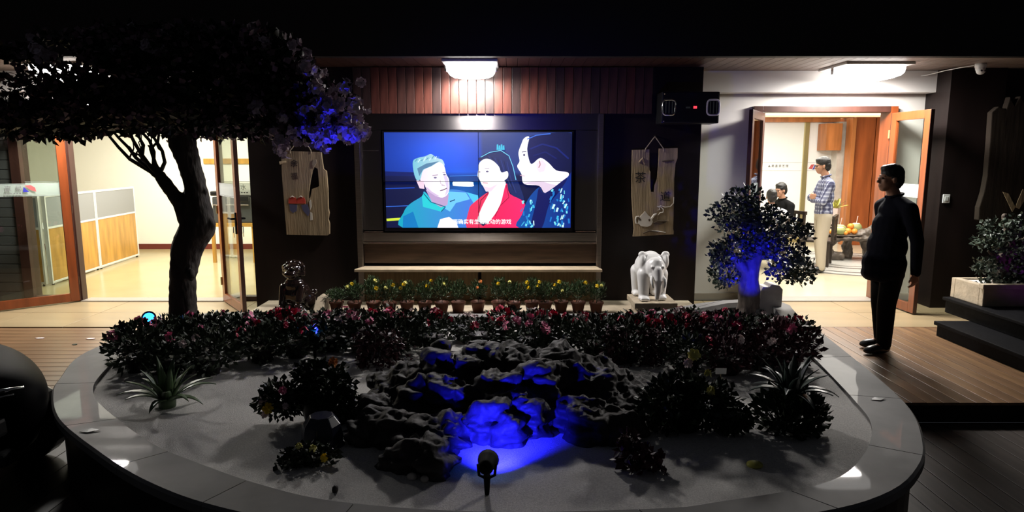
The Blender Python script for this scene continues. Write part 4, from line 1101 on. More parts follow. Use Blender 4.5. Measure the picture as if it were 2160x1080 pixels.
def twig(a, b, r0, r1, wob=0.05, n=7):
    a = Vector(a); b = Vector(b); pts = []
    for i in range(n + 1):
        t = i/n; p = a.lerp(b, t)
        p += Vector((RND.uniform(-1, 1), RND.uniform(-1, 1), RND.uniform(-1, 1)))*wob*math.sin(PI*t)*0.6 + Vector((0, 0, -wob*math.sin(PI*t)))
        pts.append(p)
    return MB().tube(pts, [r0 + (r1 - r0)*i/n for i in range(n + 1)], 6), pts
tips = [(-3.25, 5.3, 2.12), (-3.12, 5.45, 2.18), (-3.02, 5.2, 2.2), (-2.95, 5.35, 2.25), (-2.88, 5.5, 2.22), (-3.4, 5.4, 2.2), (-2.84, 5.25, 2.28)]
for i, tp in enumerate(tips):
    w, pts = twig(L(-2.80, 5.33, 1.62), L(*tp), 0.020, 0.007, 0.06)
    bo = w.build('branch', 'bark', tr, smooth=True, world=False)
    for q in range(2):
        s_ = pts[3 + q*2]; w2, _ = twig(s_, s_ + Vector((RND.uniform(-0.2, 0.15), RND.uniform(-0.2, 0.2), RND.uniform(0.12, 0.3))), 0.008, 0.003, 0.03)
        w2.build('twig', 'bark', bo, smooth=True, world=False)
for tp, r in (((-3.6, 5.5, 2.35), 0.03), ((-2.0, 5.4, 2.35), 0.04), ((-1.5, 5.35, 2.2), 0.03), ((-2.3, 6.0, 2.4), 0.03), ((-2.9, 4.9, 2.4), 0.03), ((-2.35, 5.0, 2.3), 0.03), ((-2.25, 5.35, 2.12), 0.022), ((-2.42, 5.5, 2.2), 0.02)):
    w, _ = twig(L(-2.66, 5.42, 2.0), L(*tp), r, 0.010, -0.04)
    w.build('branch', 'bark', tr, smooth=True, world=False)
KP = 5.4/1400
LOBES = [(120, 215, 115, 62, 1.0), (52, 255, 52, 36, 0.6), (60, 118, 38, 20, 0.22), (245, 205, 110, 66, 1.1), (350, 170, 130, 98, 1.4), (480, 170, 130, 100, 1.4), (580, 180, 85, 95, 1.1), (650, 205, 55, 60, 0.6), (705, 235, 48, 46, 0.5),
         (555, 255, 85, 36, 0.7), (120, 268, 80, 26, 0.55), (640, 265, 52, 30, 0.4), (300, 100, 100, 42, 0.7), (460, 98, 120, 40, 0.8), (560, 100, 65, 36, 0.5), (245, 112, 55, 32, 0.4), (735, 275, 30, 20, 0.15), (420, 260, 130, 30, 0.8), (250, 255, 120, 26, 0.7), (160, 88, 50, 14, 0.10)]
def at_px(px_, py_, Y):
    u = (px_ - 1080)/FPX; v = (540 - py_)/FPX; c, s_ = math.cos(PITCH), math.sin(PITCH)
    dy, dz = c + v*s_, -s_ + v*c; k = Y/dy
    return (k*u, Y, CAMZ + k*dz)
CC = []; DD = []; C2 = []; D2 = []
for cx, cy, rx, ry, w in LOBES:
    ctr = at_px(cx, cy, 5.4); n = int(1150*w)
    p = in_ellipsoid(n, L(*ctr), (rx*KP, min(0.75, 0.25 + rx*KP*0.8), ry*KP), 0.15)
    CC.append(p); DD.append(p - np.array(L(*ctr)) + NR.normal(size=p.shape)*0.35)
    n2 = int(330*w); p2 = in_ellipsoid(n2, L(*ctr), (rx*KP*1.03, min(0.78, 0.27 + rx*KP*0.8), ry*KP*1.04), 0.75)
    C2.append(p2); D2.append(p2 - np.array(L(*ctr)) + NR.normal(size=p2.shape)*0.4)
CC = np.concatenate(CC); DD = np.concatenate(DD); C2 = np.concatenate(C2); D2 = np.concatenate(D2)
ok = (CC[:, 1] + 5.40) < 6.85; CC, DD = CC[ok], DD[ok]
ok = (C2[:, 1] + 5.40) < 6.85; C2, D2 = C2[ok], D2[ok]
o = mesh_obj('foliage', leaf_mesh('foliage', CC, DD, NR.uniform(0.045, 0.085, len(CC)), 0.36), 'leaf_dark', tr, smooth=False); o['kind'] = 'stuff'
o = mesh_obj('bract_foliage', leaf_mesh('bract_foliage', C2, D2, NR.uniform(0.035, 0.065, len(C2)), 0.45), 'leaf_bract', tr, smooth=False); o['kind'] = 'stuff'
bl_mesh = []
for k in range(4):
    b = cluster_mesh('blossom', 10, 0.028, 0.034, 3, 0.45); b.materials.append(MATS['bract']); bl_mesh.append(b)
BS = [(600, 265, 34, 60, 40), (690, 230, 60, 60, 45), (735, 270, 24, 26, 16), (650, 285, 16, 50, 14), (560, 90, 6, 60, 30), (640, 140, 10, 30, 40), (470, 280, 8, 60, 18), (300, 90, 5, 60, 25), (90, 110, 6, 40, 20)]
for cx, cy, n, sx, sy in BS:
    for _ in range(n):
        p = at_px(cx + RND.gauss(0, sx*0.6), cy + RND.gauss(0, sy*0.6), 5.4 + RND.uniform(-0.45, 0.1))
        b = link(bpy.data.objects.new('blossom', RND.choice(bl_mesh)), tr); b.location = L(*p); b.rotation_euler = (RND.uniform(0, 3), RND.uniform(0, 3), RND.uniform(0, 6)); b.scale = (RND.uniform(0.7, 1.3),)*3

# ============================================================ BONSAI TREES
def bonsai(name, label, base, trunk, branches, pads, Y, depth, leafm, n_k, size, barkm='bark_light'):
    t = thing(name, label, 'tree', base)
    B = Vector(base)
    W = lambda p: tuple(Vector(p) - B)
    pr = [(Cn, W(a[0]), a[1], W(b[0]), b[1]) for a, b in zip(trunk, trunk[1:])]
    for br in branches: pr += [(Cn, W(a[0]), a[1], W(b[0]), b[1]) for a, b in zip(br, br[1:])]
    blob_obj('trunk', pr, barkm, t, 0.011, 3, lambda c, n: c + n*(0.014*noise.noise(Vector((c.x*10, c.y*10, c.z*5))) + 0.006*noise.noise(c*28)))
    for cx, cy, rx, ry in pads:
        k = Y/FPX*1.02; c = W(at_px(cx, cy, Y + RND.uniform(-0.12, 0.12)))
        n = int(n_k*rx*ry/1500)
        p = in_ellipsoid(n, c, (rx*k, depth*(0.6 + rx/150), ry*k), 0.25)
        d = p - np.array(c) + NR.normal(size=p.shape)*0.12 + np.array([0, 0, 0.05])
        o = mesh_obj('foliage_pad', leaf_mesh('foliage_pad', p, d, NR.uniform(size*0.7, size*1.3, n), 0.36), leafm, t, smooth=False); o['kind'] = 'stuff'
    return t
B0 = (2.27, 6.22, 0.27)
bonsai('bonsai_tree', 'tiered bonsai tree with a blue lit trunk in front of the tea room', B0,
       [((2.27, 6.22, 0.22), 0.13), ((2.27, 6.22, 0.40), 0.105), ((2.25, 6.22, 0.62), 0.10), ((2.27, 6.22, 0.85), 0.085), ((2.34, 6.22, 1.0), 0.065), ((2.29, 6.24, 1.2), 0.05), ((2.20, 6.24, 1.42), 0.035)],
       [[((2.26, 6.2, 0.68), 0.06), ((2.10, 6.15, 0.85), 0.04), ((1.98, 6.1, 0.95), 0.025)], [((2.28, 6.22, 0.85), 0.055), ((2.45, 6.18, 0.95), 0.04), ((2.62, 6.15, 0.95), 0.025)], [((2.33, 6.2, 1.0), 0.04), ((2.55, 6.2, 1.15), 0.025)], [((2.27, 6.22, 1.12), 0.04), ((2.08, 6.2, 1.2), 0.022)],
        [((2.27, 6.2, 0.36), 0.09), ((2.15, 6.1, 0.24), 0.03)], [((2.27, 6.2, 0.36), 0.09), ((2.42, 6.12, 0.24), 0.03)]],
       [(1568, 418, 40, 24), (1545, 450, 52, 26), (1605, 452, 44, 24), (1632, 482, 60, 30), (1548, 478, 40, 18), (1548, 525, 52, 30), (1602, 505, 40, 18), (1655, 535, 46, 26), (1688, 572, 34, 30), (1528, 578, 34, 30), (1655, 575, 40, 22), (1520, 540, 26, 20), (1690, 490, 22, 18)],
       6.2, 0.20, 'leaf_bonsai', 430, 0.045)
B1 = (5.05, 6.72, 0.53)
bonsai('bonsai_tree', 'dark bonsai tree in the stone trough at the right edge', B1,
       [((5.05, 6.72, 0.48), 0.09), ((5.03, 6.72, 0.7), 0.07), ((5.1, 6.72, 0.95), 0.05), ((5.0, 6.72, 1.2), 0.03)],
       [[((5.04, 6.72, 0.7), 0.045), ((4.85, 6.68, 0.85), 0.025)], [((5.08, 6.7, 0.9), 0.04), ((5.3, 6.7, 1.0), 0.025)]],
       [(2110, 482, 40, 22), (2085, 512, 30, 18), (2132, 520, 36, 26), (2082, 562, 26, 22), (2125, 568, 46, 30), (2098, 600, 34, 20), (2150, 600, 36, 20), (2160, 470, 30, 22), (2185, 540, 40, 40)], 6.72, 0.2, 'leaf_bonsai', 420, 0.045)
t = tag(MB().prism([(2.40, 0.24), (2.63, 0.24), (2.635, 0.52), (2.60, 0.56), (2.52, 0.575), (2.50, 0.545), (2.44, 0.55), (2.41, 0.5)], 6.33, 6.50).build('stone_block', 'pale_stone', bevel=0.012), 'pale chipped stone block standing behind the bonsai trunk', 'stone')
# ============================================================ STEPPED PLATFORM ON THE RIGHT
t = thing('stone_steps', 'dark granite stepped platform at the right edge', 'steps', (6.0, 5.4, 0))
box_obj('lower_step', 'black_granite', 4.31, 7.4, 4.2, 6.55, 0, 0.11, t, 0.004); box_obj('lower_tread', 'black_granite', 4.285, 7.4, 4.2, 6.57, 0.11, 0.15, t, 0.008)
box_obj('upper_step', 'black_granite', 4.64, 7.4, 4.2, 6.95, 0.15, 0.285, t, 0.004); box_obj('upper_tread', 'black_granite', 4.60, 7.4, 4.2, 6.95, 0.285, 0.32, t, 0.008)
t = thing('stone_trough', 'pale stone trough holding the bonsai on the granite steps', 'trough', (5.1, 6.70, 0.32))
box_obj('trough_wall', 'cream_stone', 4.68, 5.9, 6.46, 6.52, 0.32, 0.53, t, 0.008); box_obj('trough_wall', 'cream_stone', 4.68, 5.9, 6.89, 6.95, 0.32, 0.53, t, 0.008)
box_obj('trough_wall', 'cream_stone', 4.68, 4.75, 6.52, 6.89, 0.32, 0.53, t, 0.008); box_obj('trough_wall', 'cream_stone', 5.84, 5.9, 6.52, 6.89, 0.32, 0.53, t, 0.008)
box_obj('rim', 'cream_stone', 4.65, 5.93, 6.43, 6.50, 0.50, 0.55, t, 0.006); box_obj('gravel', 'sand', 4.74, 5.85, 6.51, 6.90, 0.32, 0.51, t)
# big old board on the far wall
t = thing('driftwood_board', 'tall weathered wood slab with a carved leaf mark on the far right wall', 'board', (5.62, 7.80, 1.0))
pts = [at_px(x, y, 7.82) for x, y in [(2078, 238), (2092, 226), (2108, 232), (2116, 206), (2126, 224), (2138, 204), (2152, 228), (2190, 240), (2235, 236), (2240, 330), (2228, 420), (2232, 486), (2180, 492), (2120, 484), (2070, 478), (2050, 462), (2052, 436), (2062, 404), (2068, 372), (2074, 300)]]
MB().prism([(p[0], p[2]) for p in pts], 7.71, 7.79).build('slab', 'old_wood_dark', t, bevel=0.01)
for q in ([(2108, 404), (2120, 408), (2134, 436), (2128, 446)], [(2150, 398), (2162, 408), (2142, 440), (2134, 436)]):
    MB().prism([(at_px(x, y, 7.76)[0], at_px(x, y, 7.76)[2]) for x, y in q], 7.702, 7.712).build('carved_leaf', 'old_wood', t)

# ============================================================ AZALEAS
def inpoly(x, y, P):
    c = False; j = len(P) - 1
    for i in range(len(P)):
        if ((P[i][1] > y) != (P[j][1] > y)) and x < (P[j][0]-P[i][0])*(y-P[i][1])/(P[j][1]-P[i][1]) + P[i][0]: c = not c
        j = i
    return c
AZ = [(-2.72, 4.30), (-2.0, 4.32), (-1.45, 4.80), (-0.7, 4.86), (0.55, 4.84), (0.95, 4.45), (1.5, 4.35), (2.06, 4.45), (2.20, 4.9), (2.24, 5.25), (1.8, 5.35), (1.45, 5.55), (-2.2, 5.55), (-2.7, 5.5), (-2.84, 5.0)]
apot = MB().lathe([(0.06, -0.02), (0.085, 0.09), (0.092, 0.09), (0.092, 0.105), (0.0, 0.10)], 12).mesh('pot', smooth=True); apot.materials.append(MATS['pot_black'])
afol = []
for k in range(6):
    n = 420; c = in_ellipsoid(n, (0, 0, 0.145), (0.18, 0.18, 0.14), 0.4); d = c - np.array([0, 0, 0.08]) + NR.normal(size=(n, 3))*0.08
    f = leaf_mesh('foliage', c, d, NR.uniform(0.032, 0.058, n), 0.30); f.materials.append(MATS['leaf_azalea']); afol.append(f)
afm = []
for k in range(3):
    n = 420; c = in_ellipsoid(n, (0, 0, 0.145), (0.18, 0.18, 0.14), 0.4); d = c - np.array([0, 0, 0.08]) + NR.normal(size=(n, 3))*0.08
    f = leaf_mesh('foliage', c, d, NR.uniform(0.032, 0.058, n), 0.30); f.materials.append(MATS['leaf_maroon']); afm.append(f)
afl = {}
for col in ('red', 'pink', 'pale'):
    afl[col] = []
    for k in range(3):
        f = cluster_mesh('flower', 4, 0.018, 0.026, 5, 0.35); f.materials.append(MATS['flower_' + col]); afl[col].append(f)
pts = []
tries = 0
while tries < 9000 and len(pts) < 150:
    tries += 1
    x, y = RND.uniform(-2.9, 2.3), RND.uniform(4.3, 5.75)
    if not inpoly(x, y, AZ) or any((x-a)**2 + (y-b)**2 < 0.235**2 for a, b in pts): continue
    if math.hypot(x + 2.74, y - 5.4) < 0.26 or math.hypot(x + 2.93, y - 5.22) < 0.2 or (y < 5.22 and math.hypot(x + 2.80, y - 4.95) < 0.17) or math.hypot(x + 1.45, y - 4.72) < 0.13 or math.hypot(x - 2.10, y - 5.45) < 0.16: continue
    pts.append((x, y))
for x, y in sorted(pts, key=lambda p: (p[1], p[0])):
    mar = x > 1.25 and RND.random() < 0.55
    col = RND.choices(['red', 'pink', 'pale'], [0.5, 0.33, 0.17])[0]
    if x < -2.2: col = 'pink'
    zone = 'left of the tree trunk' if x < -2.75 else 'between tree and rock mound' if x < -0.85 else 'behind the rock mound' if x < 0.75 else 'near the bonsai on the right'
    cn = {'red': 'crimson', 'pink': 'pink', 'pale': 'pale pink'}[col]
    nf = RND.choice([2, 3, 4, 5, 6]) if y > 4.75 else RND.choice([1, 1, 2, 3])
    if x < -2.0: nf = RND.choice([0, 1, 1, 2])
    row = 'front row' if y < 4.75 else 'middle row' if y < 5.25 else 'back row'
    lab = ('%sazalea with %s %s, %s %s' % ('maroon ' if mar else 'green ', ['', 'one', 'two', 'three', 'four', 'five', 'six'][nf], cn + (' bloom' if nf == 1 else ' blooms'), row, zone)) if nf else '%sazalea without blooms, %s %s' % ('maroon ' if mar else 'green ', row, zone)
    t = thing('azalea', lab, 'shrub', (x, y, sand_z(x, y) + 0.005), RND.uniform(0, 6.28), 'azaleas in the planter')
    link(bpy.data.objects.new('pot', apot), t)
    f = link(bpy.data.objects.new('foliage', RND.choice(afm if mar else afol)), t); f['kind'] = 'stuff'
    sc = RND.uniform(0.88, 1.12); f.scale = (sc, sc, sc*(1.0 if y < 5.0 else 0.86 if y < 5.25 else 0.74))
    for _ in range(nf):
        a = RND.uniform(0, 6.28); el = RND.uniform(0.35, 1.3)
        o = link(bpy.data.objects.new('flower', RND.choice(afl[col])), t)
        o.location = (0.17*math.cos(a)*math.cos(el), 0.17*math.sin(a)*math.cos(el), (0.17 + 0.115*math.sin(el))*f.scale[2]); o.rotation_euler = (RND.uniform(-.5, .5), RND.uniform(-.5, .5), a); o.scale = (RND.uniform(0.8, 1.2),)*3
_by = {}
for o in COL.objects:
    if o.get('category') == 'shrub' and o.get('group') == 'azaleas in the planter': _by.setdefault(o['label'], []).append(o)
for _l, _os in _by.items():
    if len(_os) > 1:
        for k, o in enumerate(sorted(_os, key=lambda q: q.location.x)):
            o['label'] = ('leftmost' if k == 0 else 'rightmost' if k == len(_os) - 1 else ['', 'second', 'third', 'fourth', 'fifth'][min(k, 4)]) + ' ' + _l
# trailing dark vines in front of the azaleas, beside the rock mound
for i, (px_, w) in enumerate([(768, 0.045), (815, 0.12), (1300, 0.09), (1370, 0.13)]):
    x, y, _ = at_px(px_, 780, 4.55); n = 320
    p = np.stack([NR.normal(0, w*0.5, n), NR.normal(0, 0.05, n), NR.uniform(0.0, 0.27, n)], 1); d = rand_dirs(n, -0.8)
    t = thing('trailing_vine', ['narrow trailing vine column left of the rock mound', 'broad trailing vine curtain left of the rock mound', 'trailing vine close to the rock mound on its right', 'broad trailing vine curtain beside the right shrub'][i], 'plant', (x, 4.55, sand_z(x, 4.55)), group='vines trailing over the sand')
    o = mesh_obj('foliage', leaf_mesh('foliage', p, d, NR.uniform(0.03, 0.05, n), 0.3), 'leaf_maroon', t, smooth=False); o['kind'] = 'stuff'
    for q in range(4): MB().tube([(NR.normal(0, w*0.4), 0, -0.01), (NR.normal(0, w*0.4), 0.01, 0.14), (NR.normal(0, w*0.3), 0.0, 0.27)], 0.006, 5).build('stem', 'bark', t, world=False)

# ============================================================ AGAVES AND SHRUBS ON THE SAND
def agave(label, x, y, n, ln, m, mound=None):
    z = sand_z(x, y); t = thing('agave', label, 'plant', (x, y, z))
    h0 = 0.0
    if mound:
        h0 = 0.15
        k = 900; c = in_ellipsoid(k, (0, 0, 0.08), (0.19, 0.18, 0.13), 0.3); d = c - np.array([0, 0, 0.0]) + NR.normal(size=(k, 3))*0.06
        o = mesh_obj('under_foliage', leaf_mesh('under_foliage', c, d, NR.uniform(0.03, 0.06, k), 0.35), mound, t, smooth=False); o['kind'] = 'stuff'
    MB().lathe([(0.045, -0.02), (0.05, 0.05 + h0), (0.02, 0.10 + h0)], 10).build('crown', m, t, smooth=True, world=False)
    for i in range(n):
        a = 2*PI*i*0.381966*1.0 + RND.uniform(-0.1, 0.1); lev = i/n
        el = 0.15 + 1.25*lev; L_ = ln*(0.75 + 0.35*RND.random()); w = 0.028
        pts_ = []; e_ = el + 0.25; p = Vector((0.03*math.cos(a), 0.03*math.sin(a), 0.04 + h0))
        for s_ in range(7):
            pts_.append(p.copy()); dstep = Vector((math.cos(a)*math.cos(e_), math.sin(a)*math.cos(e_), math.sin(e_)))
            p = p + dstep*L_/6; e_ -= 0.20*(1 - lev*0.7)
        side = Vector((-math.sin(a), math.cos(a), 0)); vs = []; fs = []
        for k, q in enumerate(pts_):
            ww = w*(1 - (k/6)**2.2)*(0.6 + 0.4*min(1, k/1.5)) + 0.0006
            up = Vector((0, 0, 1))
            vs += [q - side*ww + up*ww*0.35, q - up*0.004, q + side*ww + up*ww*0.35, q + up*0.001 + up*ww*0.1]
        for k in range(6):
            for r_ in range(4):
                A_, B_ = 4*k + r_, 4*k + (r_+1) % 4; fs.append((A_, B_, B_+4, A_+4))
        MB().add(vs, fs).build('leaf', m, t, smooth=True, world=False)
    return t
agave('green spiky agave on the sand at the left', -2.02, 3.72, 24, 0.25, 'leaf_agave')
agave('dark spiky agave rising from a leafy mound at the right', 1.50, 3.42, 26, 0.24, 'leaf_agave_dark', 'leaf_shrub')

def shrub(name, label, x, y, lobes, leafm, leaf, n, flowers, pot=None, h=0.2):
    z = sand_z(x, y); t = thing(name, label, 'shrub', (x, y, z)); t.scale = (0.84, 0.84, 0.9)
    if pot: MB().lathe(pot[1], pot[2], (0, 0, 0)).build('pot', pot[0], t, smooth=pot[2] > 9, world=False)
    cs = []; ds = []
    for c, r, k in lobes:
        p = in_ellipsoid(int(n*k), c, r, 0.2); cs.append(p); ds.append(p - np.array(c) + NR.normal(size=p.shape)*0.08 + np.array([0, 0, -0.01]))
    cs = np.concatenate(cs); ds = np.concatenate(ds)
    o = mesh_obj('foliage', leaf_mesh('foliage', cs, ds, NR.uniform(leaf*0.7, leaf*1.3, len(cs)), 0.36), leafm, t, smooth=False); o['kind'] = 'stuff'
    for c, r, k in lobes:
        w, _ = twig((0, 0, 0.0), c, 0.008, 0.003, 0.02); w.build('stem', 'bark', t, smooth=True, world=False)
    for (fx, fy, fz, m, s_) in flowers:
        f = cluster_mesh('flower', 7, 0.010, 0.024*s_, 6, 0.25); f.materials.append(MATS[m])
        o = link(bpy.data.objects.new('flower', f), t); o.location = (fx, fy, fz)
    return t
shrub('flowering_shrub', 'dark potted shrub with yellow and orange blooms left of the rock', -1.10, 3.55,
      [((-0.22, -0.02, 0.14), (0.17, 0.15, 0.11), 0.8), ((0.05, 0.05, 0.2), (0.2, 0.18, 0.15), 1.2), ((0.12, 0.0, 0.10), (0.16, 0.15, 0.12), 0.9), ((-0.05, 0.1, 0.26), (0.12, 0.1, 0.08), 0.5)],
      'leaf_shrub', 0.042, 800, [(-0.36, -0.08, 0.13, 'flower_lemon', 1.2), (-0.26, -0.16, 0.13, 'flower_yellow', 1.35), (-0.30, -0.13, 0.17, 'flower_pale', 1.2), (-0.18, -0.1, 0.22, 'flower_pink', 1.0), (-0.28, -0.14, 0.08, 'flower_pale', 1.0), (0.13, 0.0, 0.37, 'flower_orange', 1.2), (-0.15, -0.15, 0.14, 'flower_pale', 0.9)],
      ('pot_black', [(0.07, 0), (0.10, 0.12), (0.11, 0.13), (0.0, 0.12)], 14))
t = thing('glazed_jar', 'upturned dark blue faceted jar on the sand by the shrub', 'jar', (-0.97, 3.22, sand_z(-0.97, 3.22)))
MB().lathe([(0.105, 0.0), (0.108, 0.06), (0.095, 0.12), (0.062, 0.165), (0.0, 0.168)], 8).build('body', 'pot_blue', t, bevel=0.005, world=False); MB().lathe([(0.112, 0.0), (0.114, 0.012), (0.104, 0.016)], 8).build('rim', 'pot_blue', t, world=False)
shrub('small_plant', 'small yellow-flowered plant in front of the dark blue jar', -0.96, 3.02, [((0, 0, 0.05), (0.15, 0.10, 0.05), 1.0), ((-0.1, -0.04, 0.03), (0.1, 0.08, 0.04), 0.5)], 'leaf_shrub', 0.035, 300,
      [(0.02, -0.06, 0.10, 'flower_lemon', 0.8), (0.09, -0.08, 0.06, 'flower_yellow', 0.8), (-0.06, -0.05, 0.11, 'flower_lemon', 0.7)])
shrub('flowering_shrub', 'wide dark shrub with lemon blooms right of the rock', 0.93, 3.42,
      [((-0.10, 0, 0.15), (0.2, 0.18, 0.15), 1.2), ((0.15, -0.02, 0.16), (0.2, 0.16, 0.14), 1.0), ((0.30, -0.05, 0.08), (0.11, 0.1, 0.08), 0.5), ((0.0, 0.08, 0.24), (0.16, 0.12, 0.08), 0.6)],
      'leaf_shrub', 0.046, 850, [(0.08, 0.12, 0.42, 'flower_lemon', 1.6), (0.04, 0.10, 0.38, 'flower_pale', 1.2), (0.13, -0.12, 0.28, 'flower_lemon', 1.1), (0.16, 0.05, 0.33, 'flower_lemon', 0.9)],
      ('pot_black', [(0.08, 0), (0.11, 0.13), (0.12, 0.14), (0.0, 0.13)], 14))
shrub('small_plant', 'small red-leaved plant on the sand at the lower right', 0.58, 2.96, [((0, 0, 0.07), (0.11, 0.09, 0.07), 0.8), ((0.09, -0.03, 0.05), (0.09, 0.07, 0.05), 0.4), ((-0.02, 0.05, 0.14), (0.06, 0.05, 0.05), 0.3)], 'leaf_maroon', 0.05, 170, [])
t = thing('plant_tag', 'small white plant tag on a stake in front of the azaleas', 'tag', (1.34, 4.10, sand_z(1.34, 4.10)))
MB().box(-0.003, 0.003, -0.002, 0.002, -0.02, 0.10).build('stake', 'old_wood', t, world=False); MB().box(-0.035, 0.035, -0.004, 0.0, 0.085, 0.125).build('card', 'white_plastic', t, bevel=0.002, world=False)
o = MB().ball((1.16, 2.99, sand_z(1.16, 2.99) + 0.008), (0.04, 0.035, 0.016), 12, 6).build('fallen_leaf_ball', 'leaf_variegated', smooth=True); o.name = 'fallen_fruit'; tag(o, 'flattened yellow-green fruit lying on the sand', 'fruit')
for k, (x, y) in enumerate([(1.86, 4.03), (2.16, 3.82), (-2.3, 3.35)]):
    pts_ = [(x, y, HC + 0.003), (x + 0.04, y + 0.03, HC + 0.008), (x + 0.10, y + 0.02, HC + 0.006), (x + 0.05, y - 0.015, HC + 0.004)]
    if k == 0: continue
    o = MB().add(pts_ + [(a, b, c + 0.002) for a, b, c in pts_], [(0, 1, 2, 3), (7, 6, 5, 4), (0, 4, 5, 1), (1, 5, 6, 2), (2, 6, 7, 3), (3, 7, 4, 0)]).build('fallen_leaf', 'leaf_shrub'); tag(o, ['', 'dark fallen leaf on the right marble rim', 'dark fallen leaf on the left marble rim'][k], 'leaf')

for k, (px_, py_) in enumerate([(85, 714), (192, 715), (158, 727)]):
    u = (px_ - 1080)/FPX; v = (540 - py_)/FPX; dz = -math.sin(PITCH) + v*math.cos(PITCH); q_ = -CAMZ/dz
    x, y = q_*u, q_*(math.cos(PITCH) + v*math.sin(PITCH))
    a = [(0.045, 0.0), (0.02, 0.02), (-0.03, 0.016), (-0.05, -0.006), (-0.01, -0.022), (0.03, -0.016)]
    o = MB().prism([(x + p[0]*(1 if k != 2 else 0.5), y + p[1]) for p in a], 0.0005, 0.006, 'xy').build('fallen_petal' if k < 2 else 'fallen_leaf', 'flower_pale' if k < 2 else 'leaf_shrub')
    tag(o, ['small pale fallen petal on the deck nearest the left edge', 'wider pale fallen petal on the deck nearer the azaleas', 'tiny dark fallen leaf on the left deck'][k], 'petal' if k < 2 else 'leaf')

# ============================================================ BLACK VEHICLE AT THE LEFT EDGE
t = thing('parked_vehicle', 'glossy black vehicle nose with chrome trim at the left edge', 'vehicle', (-3.4, 3.75, -0.15))
prof = [(-4.6, 0.12), (-2.74, 0.10), (-2.66, 0.22), (-2.60, 0.38), (-2.575, 0.50), (-2.60, 0.60), (-2.68, 0.69), (-2.80, 0.75), (-3.0, 0.79), (-3.4, 0.83), (-4.6, 0.88)]
stn = [(3.40, -0.22, 0.86), (3.43, -0.10, 0.95), (3.50, -0.03, 0.99), (3.62, -0.02, 1.0), (3.76, -0.10, 1.0), (3.95, -0.25, 0.99), (4.15, -0.45, 0.97), (4.22, -0.60, 0.90)]
vs = []; fs = []; n = len(prof)
for y, dx, sc in stn:
    for i, (x, z) in enumerate(prof): vs.append((x - 0.05 + dx*(1 if 0 < i < n-1 else 0), y, (0.35 + (z - 0.35)*sc)*0.84))
for j in range(len(stn) - 1):
    for i in range(n):
        a, b = j*n + i, j*n + (i+1) % n; fs.append((a, b, b + n, a + n))
fs += [tuple(range(n)), tuple(len(vs) - 1 - i for i in range(n))]
bo = MB().add(vs, fs).build('body', 'car_paint', t, smooth=True)
sd = bo.modifiers.new('s', 'SUBSURF'); sd.levels = 2; sd.render_levels = 2
MB().tube([(-2.91, 3.40, 0.535), (-2.77, 3.425, 0.548), (-2.68, 3.50, 0.548)], [0.004, 0.012, 0.006], 8).build('chrome_trim', 'chrome', t, smooth=True)
MB().tube([(-2.91, 3.40, 0.50), (-2.79, 3.42, 0.51), (-2.71, 3.46, 0.52)], [0.003, 0.007, 0.004], 8).build('chrome_trim', 'chrome', t, smooth=True)
box_obj('bumper', 'car_trim', -3.6, -2.75, 3.36, 3.45, 0.30, 0.40, t, 0.02); box_obj('bumper_lip', 'car_trim', -3.6, -2.72, 3.35, 3.45, 0.14, 0.22, t, 0.02)
MB().add([(-3.35, 3.50, 0.82), (-3.35, 4.1, 0.82), (-3.75, 4.05, 1.25), (-3.75, 3.55, 1.25), (-3.36, 3.50, 0.80), (-3.36, 4.1, 0.80), (-3.77, 4.05, 1.24), (-3.77, 3.55, 1.24)], [(0, 1, 2, 3), (7, 6, 5, 4), (0, 4, 5, 1), (1, 5, 6, 2), (2, 6, 7, 3), (3, 7, 4, 0)]).build('windscreen', 'glass', t)
for y in (3.43, 4.05):
    w = MB(); w.tube([(-3.15, y - 0.02, 0.10), (-3.15, y + 0.12, 0.10)], 0.25, 28); wo = w.build('wheel', 'black_plastic', t, bevel=0.02)
    MB().tube([(-3.15, y - 0.03, 0.10), (-3.15, y, 0.10)], 0.14, 20).build('hubcap', 'chrome', wo)
# ============================================================ PEOPLE
def rotz(p, a, c=(0, 0, 0)):
    x, y = p[0]-c[0], p[1]-c[1]
    return (c[0] + x*math.cos(a) - y*math.sin(a), c[1] + x*math.sin(a) + y*math.cos(a), p[2])
def head_prims(hc, yaw=0.0, pitch=0.0):
    M3 = Matrix.Rotation(yaw, 3, 'Z') @ Matrix.Rotation(pitch, 3, 'Y')
    def p(x, y, z): return tuple(Vector(hc) + M3 @ Vector((x, y, z)))
    skin = [(S, p(-.01, 0, .03), (.093, .074, .083), M3), (S, p(.03, 0, -.03), (.060, .058, .078), M3), (S, p(.046, 0, -.088), (.038, .040, .028), M3),
            (Cn, p(.085, 0, .008), .010, p(.108, 0, -.030), .0135), (S, p(.074, 0, .022), (.020, .048, .012), M3), (S, p(.086, 0, -.060), (.012, .023, .009), M3), (S, p(.082, 0, -.073), (.012, .020, .008), M3)]
    for s in (-1, 1): skin += [(S, p(0, s*.078, -.01), (.021, .009, .032), M3), (S, p(.06, s*.035, -.02), (.025, .02, .02), M3)]
    hair = [(S, p(-.020, 0, .050), (.104, .086, .090), M3), (S, p(-.062, 0, .0), (.060, .080, .095), M3), (S, p(.035, 0, .088), (.055, .062, .038), M3), (S, p(-.01, .066, .03), (.035, .018, .05), M3), (S, p(-.01, -.066, .03), (.035, .018, .05), M3)]
    eyes = [p(.085, s*.030, .002) for s in (-1, 1)]
    return skin, hair, eyes
